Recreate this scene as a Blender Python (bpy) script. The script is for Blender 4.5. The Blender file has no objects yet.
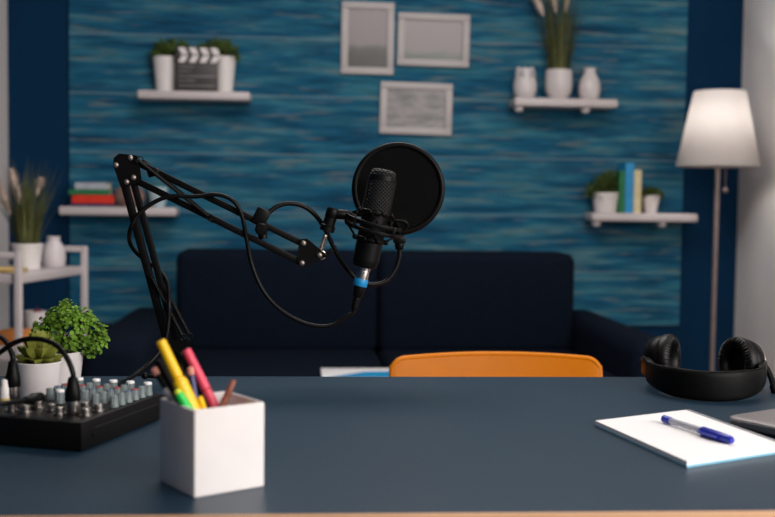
import bpy, bmesh, math, random
from math import sin, cos, pi, radians, sqrt
from mathutils import Vector as V, Matrix, Quaternion

random.seed(7)
SC = bpy.context.scene
COL = SC.collection

# ------------------------------------------------------------------ camera
F, CX, CY = 1076.0, 387.5, 258.5
YAW, PITCH, ROLL = 0.08, 0.0545, 0.0125
EYE = V((0, 0, 1.06))
FW = V((sin(YAW) * cos(PITCH), cos(YAW) * cos(PITCH), -sin(PITCH)))
R0 = V((cos(YAW), -sin(YAW), 0)); U0 = R0.cross(FW)
RT = R0 * cos(ROLL) + U0 * sin(ROLL)
UP = U0 * cos(ROLL) - R0 * sin(ROLL)

def ray(x, y):
    return FW + RT * ((x - CX) / F) - UP * ((y - CY) / F)
def az(x, y, z):            # the point of the level plane z seen along a pixel
    d = ray(x, y); return EYE + d * ((z - EYE.z) / d.z)
def ay(x, y, Y):            # the point of the upright plane y = Y seen along a pixel
    d = ray(x, y); return EYE + d * (Y / d.y)

cam = bpy.data.cameras.new('camera'); co = bpy.data.objects.new('camera', cam); COL.objects.link(co)
M = Matrix((RT, UP, -FW)).transposed().to_4x4(); M.translation = EYE
co.matrix_world = M
cam.sensor_width = 36; cam.lens = F * 36 / 775
cam.clip_start = 0.05
cam.dof.use_dof = True; cam.dof.focus_distance = 1.76; cam.dof.aperture_fstop = 4.0
cam.dof.aperture_blades = 0
SC.camera = co

# ------------------------------------------------------------------ materials
def lin(c):
    return tuple(((v / 255) / 12.92 if v / 255 <= .04045 else ((v / 255 + .055) / 1.055) ** 2.4) for v in c) + (1,)

def mat(name, c, rough=.5, metal=0, var=.12, scale=30, bump=0, bscale=200, spec=.5, sheen=0, trans=0, coat=0):
    m = bpy.data.materials.new(name); m.use_nodes = True
    nt = m.node_tree; b = nt.nodes['Principled BSDF']
    b.inputs['Roughness'].default_value = rough; b.inputs['Metallic'].default_value = metal
    b.inputs['Specular IOR Level'].default_value = spec
    if sheen: b.inputs['Sheen Weight'].default_value = sheen
    if trans: b.inputs['Transmission Weight'].default_value = trans
    if coat: b.inputs['Coat Weight'].default_value = coat
    tc = nt.nodes.new('ShaderNodeTexCoord')
    n = nt.nodes.new('ShaderNodeTexNoise'); n.inputs['Scale'].default_value = scale; n.inputs['Detail'].default_value = 3
    nt.links.new(tc.outputs['Object'], n.inputs['Vector'])
    r = nt.nodes.new('ShaderNodeValToRGB')
    L = lin(c)
    r.color_ramp.elements[0].position = .3; r.color_ramp.elements[1].position = .7
    r.color_ramp.elements[0].color = tuple(v * (1 - var) for v in L[:3]) + (1,)
    r.color_ramp.elements[1].color = tuple(min(1, v * (1 + var)) for v in L[:3]) + (1,)
    nt.links.new(n.outputs['Fac'], r.inputs['Fac']); nt.links.new(r.outputs['Color'], b.inputs['Base Color'])
    if bump:
        n2 = nt.nodes.new('ShaderNodeTexNoise'); n2.inputs['Scale'].default_value = bscale
        nt.links.new(tc.outputs['Object'], n2.inputs['Vector'])
        bp = nt.nodes.new('ShaderNodeBump'); bp.inputs['Strength'].default_value = bump; bp.inputs['Distance'].default_value = .002
        nt.links.new(n2.outputs['Fac'], bp.inputs['Height']); nt.links.new(bp.outputs['Normal'], b.inputs['Normal'])
    return m

def painted_wood():
    m = bpy.data.materials.new('blue painted wood'); m.use_nodes = True
    nt = m.node_tree; b = nt.nodes['Principled BSDF']; b.inputs['Roughness'].default_value = .8; b.inputs['Specular IOR Level'].default_value = .2
    tc = nt.nodes.new('ShaderNodeTexCoord')
    def noise(sx, sz, detail, dist=0.0, off=0):
        mp = nt.nodes.new('ShaderNodeMapping'); mp.inputs['Scale'].default_value = (sx, 1, sz); mp.inputs['Location'].default_value = (off, 0, off)
        nt.links.new(tc.outputs['Object'], mp.inputs['Vector'])
        n = nt.nodes.new('ShaderNodeTexNoise'); n.inputs['Scale'].default_value = 1; n.inputs['Detail'].default_value = detail
        n.inputs['Distortion'].default_value = dist
        nt.links.new(mp.outputs['Vector'], n.inputs['Vector']); return n
    def ramp(src, stops):
        r = nt.nodes.new('ShaderNodeValToRGB'); e = r.color_ramp.elements
        while len(e) < len(stops): e.new(.5)
        for k, (p, c) in enumerate(stops): e[k].position = p; e[k].color = c
        nt.links.new(src.outputs['Fac'], r.inputs['Fac']); return r
    def mix(f, a, c, mode='MIX'):
        x = nt.nodes.new('ShaderNodeMix'); x.data_type = 'RGBA'; x.blend_type = mode
        if isinstance(f, float): x.inputs[0].default_value = f
        else: nt.links.new(f, x.inputs[0])
        nt.links.new(a, x.inputs[6])
        if isinstance(c, tuple): x.inputs[7].default_value = c
        else: nt.links.new(c, x.inputs[7])
        return x.outputs[2]
    a = ramp(noise(2.6, 24, 6, .15), [(.28, lin((8, 74, 108))), (.44, lin((22, 103, 140))), (.58, lin((54, 128, 154))), (.74, lin((112, 150, 158)))])
    f = ramp(noise(7, 90, 4, .1, 3.1), [(.3, lin((92, 92, 92))), (.7, lin((208, 208, 208)))])
    c = mix(.5, a.outputs['Color'], f.outputs['Color'], 'OVERLAY')
    w = ramp(noise(4.5, 42, 5, .2, 9.7), [(.55, (0, 0, 0, 1)), (.70, (.6, .6, .6, 1))])
    c = mix(w.outputs['Color'], c, lin((136, 148, 144)))
    d = ramp(noise(3.2, 30, 4, .15, 17.3), [(.58, (0, 0, 0, 1)), (.74, (.7, .7, .7, 1))])
    c = mix(d.outputs['Color'], c, lin((2, 56, 94)))
    g = ramp(noise(1.3, 5, 3, .2, 27.3), [(.35, lin((105, 110, 118))), (.68, lin((150, 146, 138)))])
    c = mix(.5, c, g.outputs['Color'], 'OVERLAY')
    sp = nt.nodes.new('ShaderNodeSeparateXYZ'); nt.links.new(tc.outputs['Object'], sp.inputs[0])   # pale seams between the boards
    def mth(op, a, v):
        q = nt.nodes.new('ShaderNodeMath'); q.operation = op; nt.links.new(a, q.inputs[0]); q.inputs[1].default_value = v; return q.outputs[0]
    z = mth('FRACT', mth('DIVIDE', mth('SUBTRACT', sp.outputs['Z'], .992), .26), 0)
    z = mth('MULTIPLY', mth('LESS_THAN', z, .036), .45)
    c = mix(z, c, lin((120, 142, 150)))
    nt.links.new(c, b.inputs['Base Color'])
    return m

def wood(name, c1, c2, rough=.45, axis=0):
    m = bpy.data.materials.new(name); m.use_nodes = True
    nt = m.node_tree; b = nt.nodes['Principled BSDF']; b.inputs['Roughness'].default_value = rough
    tc = nt.nodes.new('ShaderNodeTexCoord'); mp = nt.nodes.new('ShaderNodeMapping')
    s = [40, 40, 40]; s[axis] = 2.5; mp.inputs['Scale'].default_value = s
    n = nt.nodes.new('ShaderNodeTexNoise'); n.inputs['Scale'].default_value = 1; n.inputs['Detail'].default_value = 4
    r = nt.nodes.new('ShaderNodeValToRGB'); r.color_ramp.elements[0].position = .3; r.color_ramp.elements[1].position = .7
    r.color_ramp.elements[0].color = lin(c1); r.color_ramp.elements[1].color = lin(c2)
    nt.links.new(tc.outputs['Object'], mp.inputs['Vector']); nt.links.new(mp.outputs['Vector'], n.inputs['Vector'])
    nt.links.new(n.outputs['Fac'], r.inputs['Fac']); nt.links.new(r.outputs['Color'], b.inputs['Base Color'])
    return m

def weave(name, c, rough, scale, strength, metal=0.0, hole=0.0):
    """crossed-wire mesh: two diagonal waves as bump"""
    m = bpy.data.materials.new(name); m.use_nodes = True
    nt = m.node_tree; b = nt.nodes['Principled BSDF']
    b.inputs['Base Color'].default_value = lin(c); b.inputs['Specular IOR Level'].default_value = .22; b.inputs['Roughness'].default_value = rough; b.inputs['Metallic'].default_value = metal
    tc = nt.nodes.new('ShaderNodeTexCoord'); outs = []
    for s in (1, -1):
        w = nt.nodes.new('ShaderNodeTexWave'); w.bands_direction = 'DIAGONAL'; w.inputs['Scale'].default_value = scale
        mp = nt.nodes.new('ShaderNodeMapping'); mp.inputs['Scale'].default_value = (s, .0, 1)
        nt.links.new(tc.outputs['Object'], mp.inputs['Vector']); nt.links.new(mp.outputs['Vector'], w.inputs['Vector']); outs.append(w)
    mx = nt.nodes.new('ShaderNodeMath'); mx.operation = 'MAXIMUM'
    nt.links.new(outs[0].outputs['Fac'], mx.inputs[0]); nt.links.new(outs[1].outputs['Fac'], mx.inputs[1])
    bp = nt.nodes.new('ShaderNodeBump'); bp.inputs['Strength'].default_value = strength; bp.inputs['Distance'].default_value = .002
    nt.links.new(mx.outputs[0], bp.inputs['Height']); nt.links.new(bp.outputs['Normal'], b.inputs['Normal'])
    r = nt.nodes.new('ShaderNodeValToRGB'); L = lin(c)
    r.color_ramp.elements[0].color = tuple(v * .15 for v in L[:3]) + (1,); r.color_ramp.elements[1].color = tuple(v * 2.6 for v in L[:3]) + (1,)
    r.color_ramp.elements[0].position = .35; r.color_ramp.elements[1].position = .8
    nt.links.new(mx.outputs[0], r.inputs['Fac']); nt.links.new(r.outputs['Color'], b.inputs['Base Color'])
    return m

def shade_mat():
    m = bpy.data.materials.new('pleated shade fabric'); m.use_nodes = True
    nt = m.node_tree; b = nt.nodes['Principled BSDF']; out = nt.nodes['Material Output']
    b.inputs['Base Color'].default_value = lin((224, 218, 214)); b.inputs['Roughness'].default_value = .9
    t = nt.nodes.new('ShaderNodeBsdfTranslucent'); t.inputs['Color'].default_value = lin((232, 228, 226))
    n = nt.nodes.new('ShaderNodeTexNoise'); n.inputs['Scale'].default_value = 40
    r = nt.nodes.new('ShaderNodeMapRange'); r.inputs['To Min'].default_value = .36; r.inputs['To Max'].default_value = .46
    nt.links.new(n.outputs['Fac'], r.inputs['Value'])
    mx = nt.nodes.new('ShaderNodeMixShader')
    nt.links.new(r.outputs['Result'], mx.inputs['Fac'])
    nt.links.new(b.outputs[0], mx.inputs[1]); nt.links.new(t.outputs[0], mx.inputs[2]); nt.links.new(mx.outputs[0], out.inputs['Surface'])
    return m

def gauze_mat():
    m = bpy.data.materials.new('black nylon gauze'); m.use_nodes = True
    nt = m.node_tree; b = nt.nodes['Principled BSDF']; out = nt.nodes['Material Output']
    b.inputs['Base Color'].default_value = lin((7, 7, 7)); b.inputs['Roughness'].default_value = .9
    b.inputs['Specular IOR Level'].default_value = .1
    t = nt.nodes.new('ShaderNodeBsdfTransparent')
    w = nt.nodes.new('ShaderNodeTexWave'); w.wave_type = 'RINGS'; w.inputs['Scale'].default_value = 26; w.inputs['Distortion'].default_value = 5
    tc = nt.nodes.new('ShaderNodeTexCoord'); nt.links.new(tc.outputs['Object'], w.inputs['Vector'])
    r = nt.nodes.new('ShaderNodeMapRange'); r.inputs['To Min'].default_value = .03; r.inputs['To Max'].default_value = .09
    nt.links.new(w.outputs['Fac'], r.inputs['Value'])
    mx = nt.nodes.new('ShaderNodeMixShader'); nt.links.new(r.outputs['Result'], mx.inputs['Fac'])
    nt.links.new(b.outputs[0], mx.inputs[1]); nt.links.new(t.outputs[0], mx.inputs[2]); nt.links.new(mx.outputs[0], out.inputs['Surface'])
    return m

def emit(name, c, s):
    m = bpy.data.materials.new(name); m.use_nodes = True; b = m.node_tree.nodes['Principled BSDF']
    b.inputs['Base Color'].default_value = lin(c); b.inputs['Emission Color'].default_value = lin(c); b.inputs['Emission Strength'].default_value = s
    return m

def photo_mat(name, stops, blot=0):
    """a faded landscape print: tones down the sheet, optional blotches"""
    m = bpy.data.materials.new(name); m.use_nodes = True
    nt = m.node_tree; b = nt.nodes['Principled BSDF']; b.inputs['Roughness'].default_value = .35
    tc = nt.nodes.new('ShaderNodeTexCoord'); sp = nt.nodes.new('ShaderNodeSeparateXYZ')
    nt.links.new(tc.outputs['Generated'], sp.inputs[0])
    n = nt.nodes.new('ShaderNodeTexNoise'); n.inputs['Scale'].default_value = 2.2; n.inputs['Detail'].default_value = 3
    mp = nt.nodes.new('ShaderNodeMapping'); mp.inputs['Scale'].default_value = (1, 1, 2.6)
    nt.links.new(tc.outputs['Generated'], mp.inputs['Vector']); nt.links.new(mp.outputs['Vector'], n.inputs['Vector'])
    a = nt.nodes.new('ShaderNodeMath'); a.operation = 'MULTIPLY_ADD'; a.inputs[1].default_value = .25 if not blot else blot; a.inputs[2].default_value = -.12 if not blot else -blot / 2 + .5
    nt.links.new(n.outputs['Fac'], a.inputs[0])
    s = nt.nodes.new('ShaderNodeMath'); s.operation = 'ADD'
    nt.links.new(a.outputs[0], s.inputs[0])
    if blot: s.inputs[1].default_value = 0
    else: nt.links.new(sp.outputs['Z'], s.inputs[1])
    r = nt.nodes.new('ShaderNodeValToRGB'); e = r.color_ramp.elements
    while len(e) < len(stops): e.new(.5)
    for k, (p, c) in enumerate(stops): e[k].position = p; e[k].color = lin(c)
    nt.links.new(s.outputs[0], r.inputs['Fac']); nt.links.new(r.outputs['Color'], b.inputs['Base Color'])
    return m

K = dict(
    wallblue=mat('deep blue wall paint', (3, 43, 73), .9, var=.05, scale=6, bump=.1, bscale=150, spec=.15),
    panel=painted_wood(),
    white_wall=mat('off white wall paint', (212, 208, 206), .75, var=.03, scale=4, bump=.1),
    white_wall2=mat('white wall paint', (236, 231, 229), .75, var=.03, scale=4, bump=.1),
    ceil=mat('ceiling paint', (225, 222, 218), .8, var=.03),
    floor=wood('oak floor', (112, 84, 58), (150, 116, 84), .5, 1),
    desk=mat('slate blue desk laminate', (26, 49, 66), .40, var=.05, scale=9, bump=.05, bscale=700, spec=.38),
    deskwood=wood('birch desk edge', (184, 138, 102), (212, 168, 130), .4, 0),
    metal_leg=mat('grey steel', (70, 72, 76), .4, .8),
    white=mat('white matt plastic', (224, 218, 216), .45, var=.02),
    ceramic=mat('white glazed ceramic', (208, 201, 200), .3, var=.02),
    ceramic2=mat('pale ribbed ceramic', (206, 198, 200), .4, var=.03),
    shelf=mat('white lacquer', (196, 187, 187), .4, var=.02),
    frame=mat('pale grey frame paint', (180, 173, 172), .5, var=.03),
    black=mat('black powder coat', (8, 7, 7), .45, var=.1, bump=.08, bscale=900, spec=.10),
    blackp=mat('black plastic', (8, 8, 8), .42, var=.1, spec=.13),
    blackm=mat('matt black metal', (8, 8, 8), .42, 0, var=.1, spec=.14),
    grilleband=mat('black satin metal', (16, 16, 16), .35, .2, spec=.25),
    grille=weave('black wire mesh', (16, 16, 16), .5, 100, 1.0, .0),
    gauze=gauze_mat(),
    rubber=mat('black rubber', (9, 8, 8), .40, var=.1, spec=.16),
    leather=mat('black leatherette', (9, 8, 8), .42, var=.2, scale=60, bump=.15, bscale=700, spec=.24),
    chrome=mat('brushed nickel', (190, 182, 176), .28, 1, var=.08),
    bolt=mat('dull nickel', (150, 138, 130), .45, .9, var=.1),
    band=mat('black padded band', (8, 8, 8), .5, var=.2, scale=60, bump=.1, bscale=700, spec=.12),
    cyan=mat('cyan ring', (12, 132, 190), .45, var=.04),
    sofa=mat('navy upholstery', (12, 20, 33), .95, var=.2, scale=90, bump=.4, bscale=600, spec=.08),
    orange=mat('amber moulded plastic', (206, 118, 0), .42, var=.05, scale=8, spec=.2),
    mixer=mat('charcoal mixer steel', (12, 11, 11), .5, var=.1, bump=.05, bscale=900, spec=.15),
    knob=mat('grey knob', (104, 116, 116), .5, var=.04),
    kwhite=mat('white knob cap', (228, 226, 224), .45, var=.02),
    kred=mat('red knob cap', (136, 36, 44), .45, var=.04),
    kblue=mat('blue knob cap', (70, 84, 112), .45, var=.04),
    leaf=mat('fresh green leaf', (90, 124, 36), .6, var=.6, scale=70, spec=.2),
    succ=mat('olive succulent leaf', (120, 124, 50), .6, var=.3, spec=.25, scale=45),
    darkleaf=mat('dark green foliage', (64, 84, 26), .8, var=.45, scale=50),
    grass=mat('grass blade', (78, 82, 40), .7, var=.45, scale=25),
    plume=mat('pale pink plume', (226, 206, 194), .9, var=.1),
    stem=mat('green stem', (84, 100, 46), .6),
    soil=mat('dark soil', (46, 32, 24), .95, var=.4, scale=120, bump=.8),
    paper=mat('white paper', (236, 234, 234), .7, var=.01),
    reflcover=mat('cyan reflection cover', (128, 182, 204), .5, var=.06),
    penblue=mat('blue pen cap', (34, 48, 168), .3, var=.05),
    clear=mat('clear barrel', (226, 228, 236), .15, var=.02, trans=.5),
    alu=mat('grey aluminium', (150, 144, 144), .42, .6, var=.03),
    keyb=mat('dark laptop trim', (24, 24, 26), .5),
    yellow=mat('yellow marker', (240, 190, 8), .4, var=.04),
    lime=mat('lime collar', (196, 212, 40), .4, var=.04),
    pink=mat('pink marker', (222, 70, 96), .4, var=.04),
    green=mat('bright green cap', (20, 190, 70), .35, var=.05),
    navy=mat('navy pen', (30, 34, 88), .35),
    brown=mat('brown pencil', (128, 70, 52), .5, var=.1),
    rose=mat('dusty pink eraser', (196, 132, 116), .7),
    greyp=mat('grey pen', (150, 150, 156), .4),
    bgreen=mat('green book cloth', (10, 110, 62), .6), bblue=mat('sky blue book cover', (10, 140, 196), .45),
    bcream=mat('cream book cover', (218, 204, 160), .6), bred=mat('red book cover', (214, 48, 24), .5),
    bnavy=mat('purple book cover', (52, 44, 92), .5), bgrey=mat('grey white book cover', (170, 176, 184), .6),
    pages=mat('book pages', (222, 214, 198), .8, var=.05, scale=200),
    slate=mat('clapper slate', (48, 42, 44), .5), chalk=mat('chalk lettering', (150, 146, 146), .8),
    taupe=mat('taupe clay', (128, 98, 92), .7), pale=mat('pale aqua glass', (168, 190, 196), .3),
    shade=shade_mat(), bulb=emit('warm bulb', (255, 226, 190), 6),
    pole=mat('satin lamp metal', (150, 134, 130), .4, .5),
    tan=wood('orange stained wood', (190, 112, 50), (216, 140, 72), .5, 0),
    rattan=mat('straw tray', (206, 176, 110), .7, var=.2, scale=90),
    ph1=photo_mat('misty field print', [(0, (58, 56, 52)), (.18, (62, 62, 58)), (.34, (84, 86, 84)), (.42, (130, 121, 122)), (.9, (138, 128, 131))]),
    ph2=photo_mat('flat sea print', [(0, (84, 88, 84)), (.12, (104, 112, 106)), (.24, (136, 128, 129)), (.9, (146, 136, 138))]),
    ph3=photo_mat('cloud print', [(.25, (84, 86, 84)), (.45, (114, 110, 110)), (.6, (138, 132, 132)), (.8, (108, 106, 106))], 1.3),
)

# ------------------------------------------------------------------ mesh builder
class MB:
    def __init__(s, base=(0, 0, 0)): s.bm = bmesh.new(); s.base = V(base)
    def _f(s, vs):
        try: return s.bm.faces.new(vs)
        except ValueError: return None
    def v(s, p): return s.bm.verts.new(V(p))
    def box(s, c, size, rot=None, bev=0, seg=2):
        t = bmesh.new(); bmesh.ops.create_cube(t, size=1)
        bmesh.ops.scale(t, vec=V(size), verts=t.verts)
        if bev: bmesh.ops.bevel(t, geom=list(t.edges), offset=bev, segments=seg, profile=.5, affect='EDGES')
        m = (rot.to_matrix().to_4x4() if isinstance(rot, Quaternion) else (rot if rot else Matrix()))
        m = Matrix.Translation(V(c)) @ m
        bmesh.ops.transform(t, matrix=m, verts=t.verts); s.merge(t); return s
    def bar(s, a, b, w, h, up=(0, 0, 1), bev=0):
        """square bar from a to b, w across, h along the up hint"""
        a, b = V(a), V(b); z = (b - a).normalized(); x = V(up).cross(z).normalized(); y = z.cross(x)
        return s.box((a + b) / 2, (w, h, (b - a).length), Matrix((x, y, z)).transposed().to_4x4(), bev)
    def merge(s, t):
        mp = {v: s.bm.verts.new(v.co) for v in t.verts}
        for f in t.faces: s._f([mp[v] for v in f.verts])
        t.free()
    def rings(s, rings, close=True, cap0=True, cap1=True):
        R = [[s.v(p) for p in r] for r in rings]; n = len(R[0])
        for a, b in zip(R, R[1:]):
            for i in range(n if close else n - 1):
                j = (i + 1) % n; s._f((a[i], a[j], b[j], b[i]))
        if cap0: s._f(list(reversed(R[0])))
        if cap1: s._f(R[-1])
        return s
    def cyl(s, a, b, r0, r1=None, n=20):
        r1 = r0 if r1 is None else r1
        return s.lathe([(r0, 0), (r1, (V(b) - V(a)).length)], a, V(b) - V(a), n)
    def lathe(s, prof, o=(0, 0, 0), axis=(0, 0, 1), n=32, flat=False, mod=None):
        """prof: list of (radius, height along axis); both ends capped"""
        z = V(axis).normalized(); x = z.orthogonal().normalized(); y = z.cross(x); o = V(o); rs = []
        for r, h in prof:
            r = max(r, 1e-4)
            rs.append([o + z * h + (x * cos(2 * pi * k / n) + y * sin(2 * pi * k / n)) * (r * (mod(2 * pi * k / n) if mod else 1)) for k in range(n)])
        return s.rings(rs)
    def tube(s, pts, r, n=10, sub=8, taper=None):
        P = smooth(pts, sub) if sub else [V(p) for p in pts]
        rs = []; T = (P[1] - P[0]).normalized(); x = T.orthogonal().normalized()
        for i, p in enumerate(P):
            t = (P[min(i + 1, len(P) - 1)] - P[max(i - 1, 0)]).normalized()
            x = (x - t * x.dot(t)).normalized(); y = t.cross(x)
            rr = r if taper is None else r * (1 + (taper - 1) * i / (len(P) - 1))
            rs.append([p + (x * cos(2 * pi * k / n) + y * sin(2 * pi * k / n)) * rr for k in range(n)])
        return s.rings(rs)
    def torus(s, c, axis, R, r, n=48, k=10, sx=1):
        z = V(axis).normalized(); x = z.orthogonal().normalized(); y = z.cross(x); c = V(c)
        rs = []
        for i in range(n):
            a = 2 * pi * i / n; d = x * cos(a) + y * sin(a)
            rs.append([c + d * (R + r * cos(2 * pi * j / k)) + z * (r * sx * sin(2 * pi * j / k)) for j in range(k)])
        rs.append(rs[0]); 
        VV = [[s.v(p) for p in q] for q in rs[:-1]]
        for i in range(n):
            A, B = VV[i], VV[(i + 1) % n]
            for j in range(k): s._f((A[j], A[(j + 1) % k], B[(j + 1) % k], B[j]))
        return s
    def prism(s, poly, d):
        """closed planar polygon pushed along vector d"""
        d = V(d); a = [s.v(p) for p in poly]; b = [s.v(V(p) + d) for p in poly]; n = len(a)
        s._f(list(reversed(a))); s._f(b)
        for i in range(n): s._f((a[i], a[(i + 1) % n], b[(i + 1) % n], b[i]))
        return s
    def ball(s, c, r, sc=(1, 1, 1), n=14):
        t = bmesh.new(); bmesh.ops.create_uvsphere(t, u_segments=n * 2, v_segments=n, radius=r)
        bmesh.ops.scale(t, vec=V(sc), verts=t.verts); bmesh.ops.translate(t, vec=V(c), verts=t.verts); s.merge(t); return s
    def leaf(s, p, d, up, L, W, cup=.15, thick=.12):
        """small solid leaf from p along d"""
        d = V(d).normalized(); x = d.cross(V(up)).normalized(); n = x.cross(d)
        p = V(p); prof = [(0, .3), (.25, .9), (.55, 1), (.80, .78), (.93, .42), (1, .06)]
        rs = []
        for t, w in prof:
            c = p + d * (L * t) + n * (L * cup * t * t)
            hw = W * w / 2; th = W * thick * w
            rs.append([c - x * hw + n * (hw * .3), c - n * th, c + x * hw + n * (hw * .3), c + n * th * .4])
        return s.rings(rs)
    def blade(s, p, d, L, W, bend, n=6):
        """grass blade: a thin three-sided strip that bows outward"""
        p = V(p); d = V(d).normalized(); side = d.cross(V((bend[0], bend[1], 0)) + V((.001, .002, 0))).normalized(); rs = []
        for i in range(n + 1):
            t = i / n; c = p + d * (L * t) + V(bend) * (t * t * L)
            w = W * (1 - t) ** .7 * .5 + .0003; nn = side.cross(d).normalized()
            rs.append([c - side * w, c + nn * (w * .4), c + side * w])
        return s.rings(rs)
    def build(s, name, m, parent=None, bevel=0, ang=40, smooth=True, recenter=False):
        bmesh.ops.recalc_face_normals(s.bm, faces=s.bm.faces)
        bmesh.ops.translate(s.bm, vec=-s.base, verts=s.bm.verts)
        me = bpy.data.meshes.new(name); s.bm.to_mesh(me); s.bm.free()
        if smooth:
            for p in me.polygons: p.use_smooth = True
            me.set_sharp_from_angle(angle=radians(ang))
        me.materials.append(K[m] if isinstance(m, str) else m)
        o = bpy.data.objects.new(name, me); COL.objects.link(o)
        if parent: o.parent = parent
        return o

def smooth(pts, sub):
    P = [V(p) for p in pts]
    if len(P) < 3:
        return [P[0].lerp(P[-1], i / sub) for i in range(sub + 1)]
    E = [P[0] * 2 - P[1]] + P + [P[-1] * 2 - P[-2]]; out = []
    for i in range(1, len(E) - 2):
        a, b, c, d = E[i - 1:i + 3]
        for k in range(sub):
            t = k / sub
            out.append(.5 * (2 * b + (c - a) * t + (2 * a - 5 * b + 4 * c - d) * t * t + (3 * b - a - 3 * c + d) * t ** 3))
    out.append(P[-1]); return out

def tag(o, label, cat, group=None, kind=None):
    o['label'] = label; o['category'] = cat
    if group: o['group'] = group
    if kind: o['kind'] = kind
    return o
def thing(name, label, cat, loc, group=None, rotz=0):
    o = bpy.data.objects.new(name, None); COL.objects.link(o); o.location = V(loc); o.rotation_euler = (0, 0, rotz)
    o.empty_display_size = .05
    return tag(o, label, cat, group)
def struct(o): o['kind'] = 'structure'; return o
def single(mb, name, m, label, cat, loc, group=None, **kw):
    """a thing of one mesh with its origin at loc (mb holds world coordinates)"""
    mb.base = V(loc); o = mb.build(name, m, **kw); o.location = V(loc); return tag(o, label, cat, group)

# ------------------------------------------------------------------ the room
WY = 4.90; XL, XR = -1.297, 2.036; ZC = 2.65
def slab(name, a, b, m):
    a, b = V(a), V(b); return struct(MB().box((a + b) / 2, b - a).build(name, m, smooth=False))
slab('floor', (XL - .1, -1.2, -.06), (XR + .1, WY + .1, 0), 'floor')
slab('ceiling', (XL - .1, -1.2, ZC), (XR + .1, WY + .1, ZC + .06), 'ceil')
slab('wall_back', (XL, WY, 0), (XR, WY + .1, ZC), 'wallblue')
slab('wall_left', (XL - .11, -1.2, 0), (XL - .012, WY + .1, ZC), 'wallblue')
slab('trim_2', (XL - .012, 4.35, 0), (XL, WY, ZC), 'white_wall')
# right wall with the window opening that lights the desk, beside the camera
W0, W1, WZ0, WZ1 = -.95, 1.05, .85, 2.35
mb = MB()
for a, b in (((XR, -1.2, 0), (XR + .1, W0, ZC)), ((XR, W1, 0), (XR + .1, WY + .1, ZC)), ((XR, W0, 0), (XR + .1, W1, WZ0)), ((XR, W0, WZ1), (XR + .1, W1, ZC))):
    a, b = V(a), V(b); mb.box((a + b) / 2, b - a)
struct(mb.build('wall_right', 'white_wall2', smooth=False))
mb = MB()
for a, b in (((XR - .01, W0 - .05, WZ0 - .05), (XR + .06, W1 + .05, WZ0)), ((XR - .01, W0 - .05, WZ1), (XR + .06, W1 + .05, WZ1 + .05)),
             ((XR - .01, W0 - .05, WZ0), (XR + .06, W0, WZ1)), ((XR - .01, W1, WZ0), (XR + .06, W1 + .05, WZ1)), ((XR + .02, .03, WZ0), (XR + .06, .07, WZ1))):
    a, b = V(a), V(b); mb.box((a + b) / 2, b - a)
struct(mb.build('window_1', 'white', smooth=False))
# the wood-look feature panel on the back wall
PL, PR, PB = ay(69.5, 150, WY - .015).x, ay(684, 150, WY - .015).x, ay(684, 325.5, WY - .015).z
slab('trim_1', (PL, WY - .015, PB), (PR, WY, ZC), 'panel')
slab('baseboard_back', (XL, WY - .014, 0), (XR, WY, .08), 'white')
slab('baseboard_right', (XR - .014, W1 + .3, 0), (XR, WY - .015, .08), 'white')

# ------------------------------------------------------------------ desk
DZ = .75
dc = V((.2, 1.4550, 0)); DW, DD = 1.94, .826
desk = thing('desk', 'wide slate blue desk with pale birch front edge in the foreground', 'desk', dc, rotz=-.0125)
MB().box((0, .002, DZ - .0125), (DW, DD - .004, .025)).build('desk_top', 'desk', desk, smooth=False)
MB().box((0, -DD / 2 + .002, DZ - .0127), (DW, .004, .0254), bev=.001).build('edge_band', 'deskwood', desk)['label'] = 'pale birch edge strip'
for sx in (-1, 1):
    for sy in (-1, 1):
        MB().box((sx * (DW / 2 - .08), sy * (DD / 2 - .1), (DZ - .025) / 2), (.05, .05, DZ - .025), bev=.004).build('leg', 'metal_leg', desk)
MB().box((0, .25, DZ - .055), (DW - .2, .03, .06)).build('crossbar', 'metal_leg', desk)

# ------------------------------------------------------------------ pen cup and pens
c0, c1, c2 = az(156.6, 481.5, DZ), az(194.2, 498.4, DZ), az(266.4, 487, DZ)
ex = (c2 - c1); ey = (c0 - c1); S = (ex.length + ey.length) / 2
ang = (math.atan2(ex.y, ex.x) + math.atan2(-ey.x, ey.y)) / 2; ex = V((cos(ang), sin(ang), 0)); ey = V((-sin(ang), cos(ang), 0))
cc = c1 + (ex + ey) * (S / 2); CH = ay(194.5, 410.6, c1.y).z - DZ
wt = .0035
def sq(h, z, c=cc): return [c + ex * (sx * h) + ey * (sy * h) + V((0, 0, z)) for sx, sy in ((-1, -1), (1, -1), (1, 1), (-1, 1))]
mb = MB()
def rsq(h, z, r=.002):
    out = []
    for (sx, sy), a0 in zip(((-1, -1), (1, -1), (1, 1), (-1, 1)), (pi, 1.5 * pi, 0, .5 * pi)):
        for k in range(4):
            a = a0 + k * pi / 6
            out.append(cc + ex * (sx * (h - r) + r * cos(a)) + ey * (sy * (h - r) + r * sin(a)) + V((0, 0, z)))
    return out
h = S / 2
mb.rings([rsq(h - .001, 0), rsq(h, .001), rsq(h, CH - .001), rsq(h - .001, CH), rsq(h - wt, CH), rsq(h - wt, .004)])
single(mb, 'pen_cup', 'white', 'square white pen cup holding markers and pencils at the front of the desk', 'pen cup', cc, ang=35)

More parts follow.
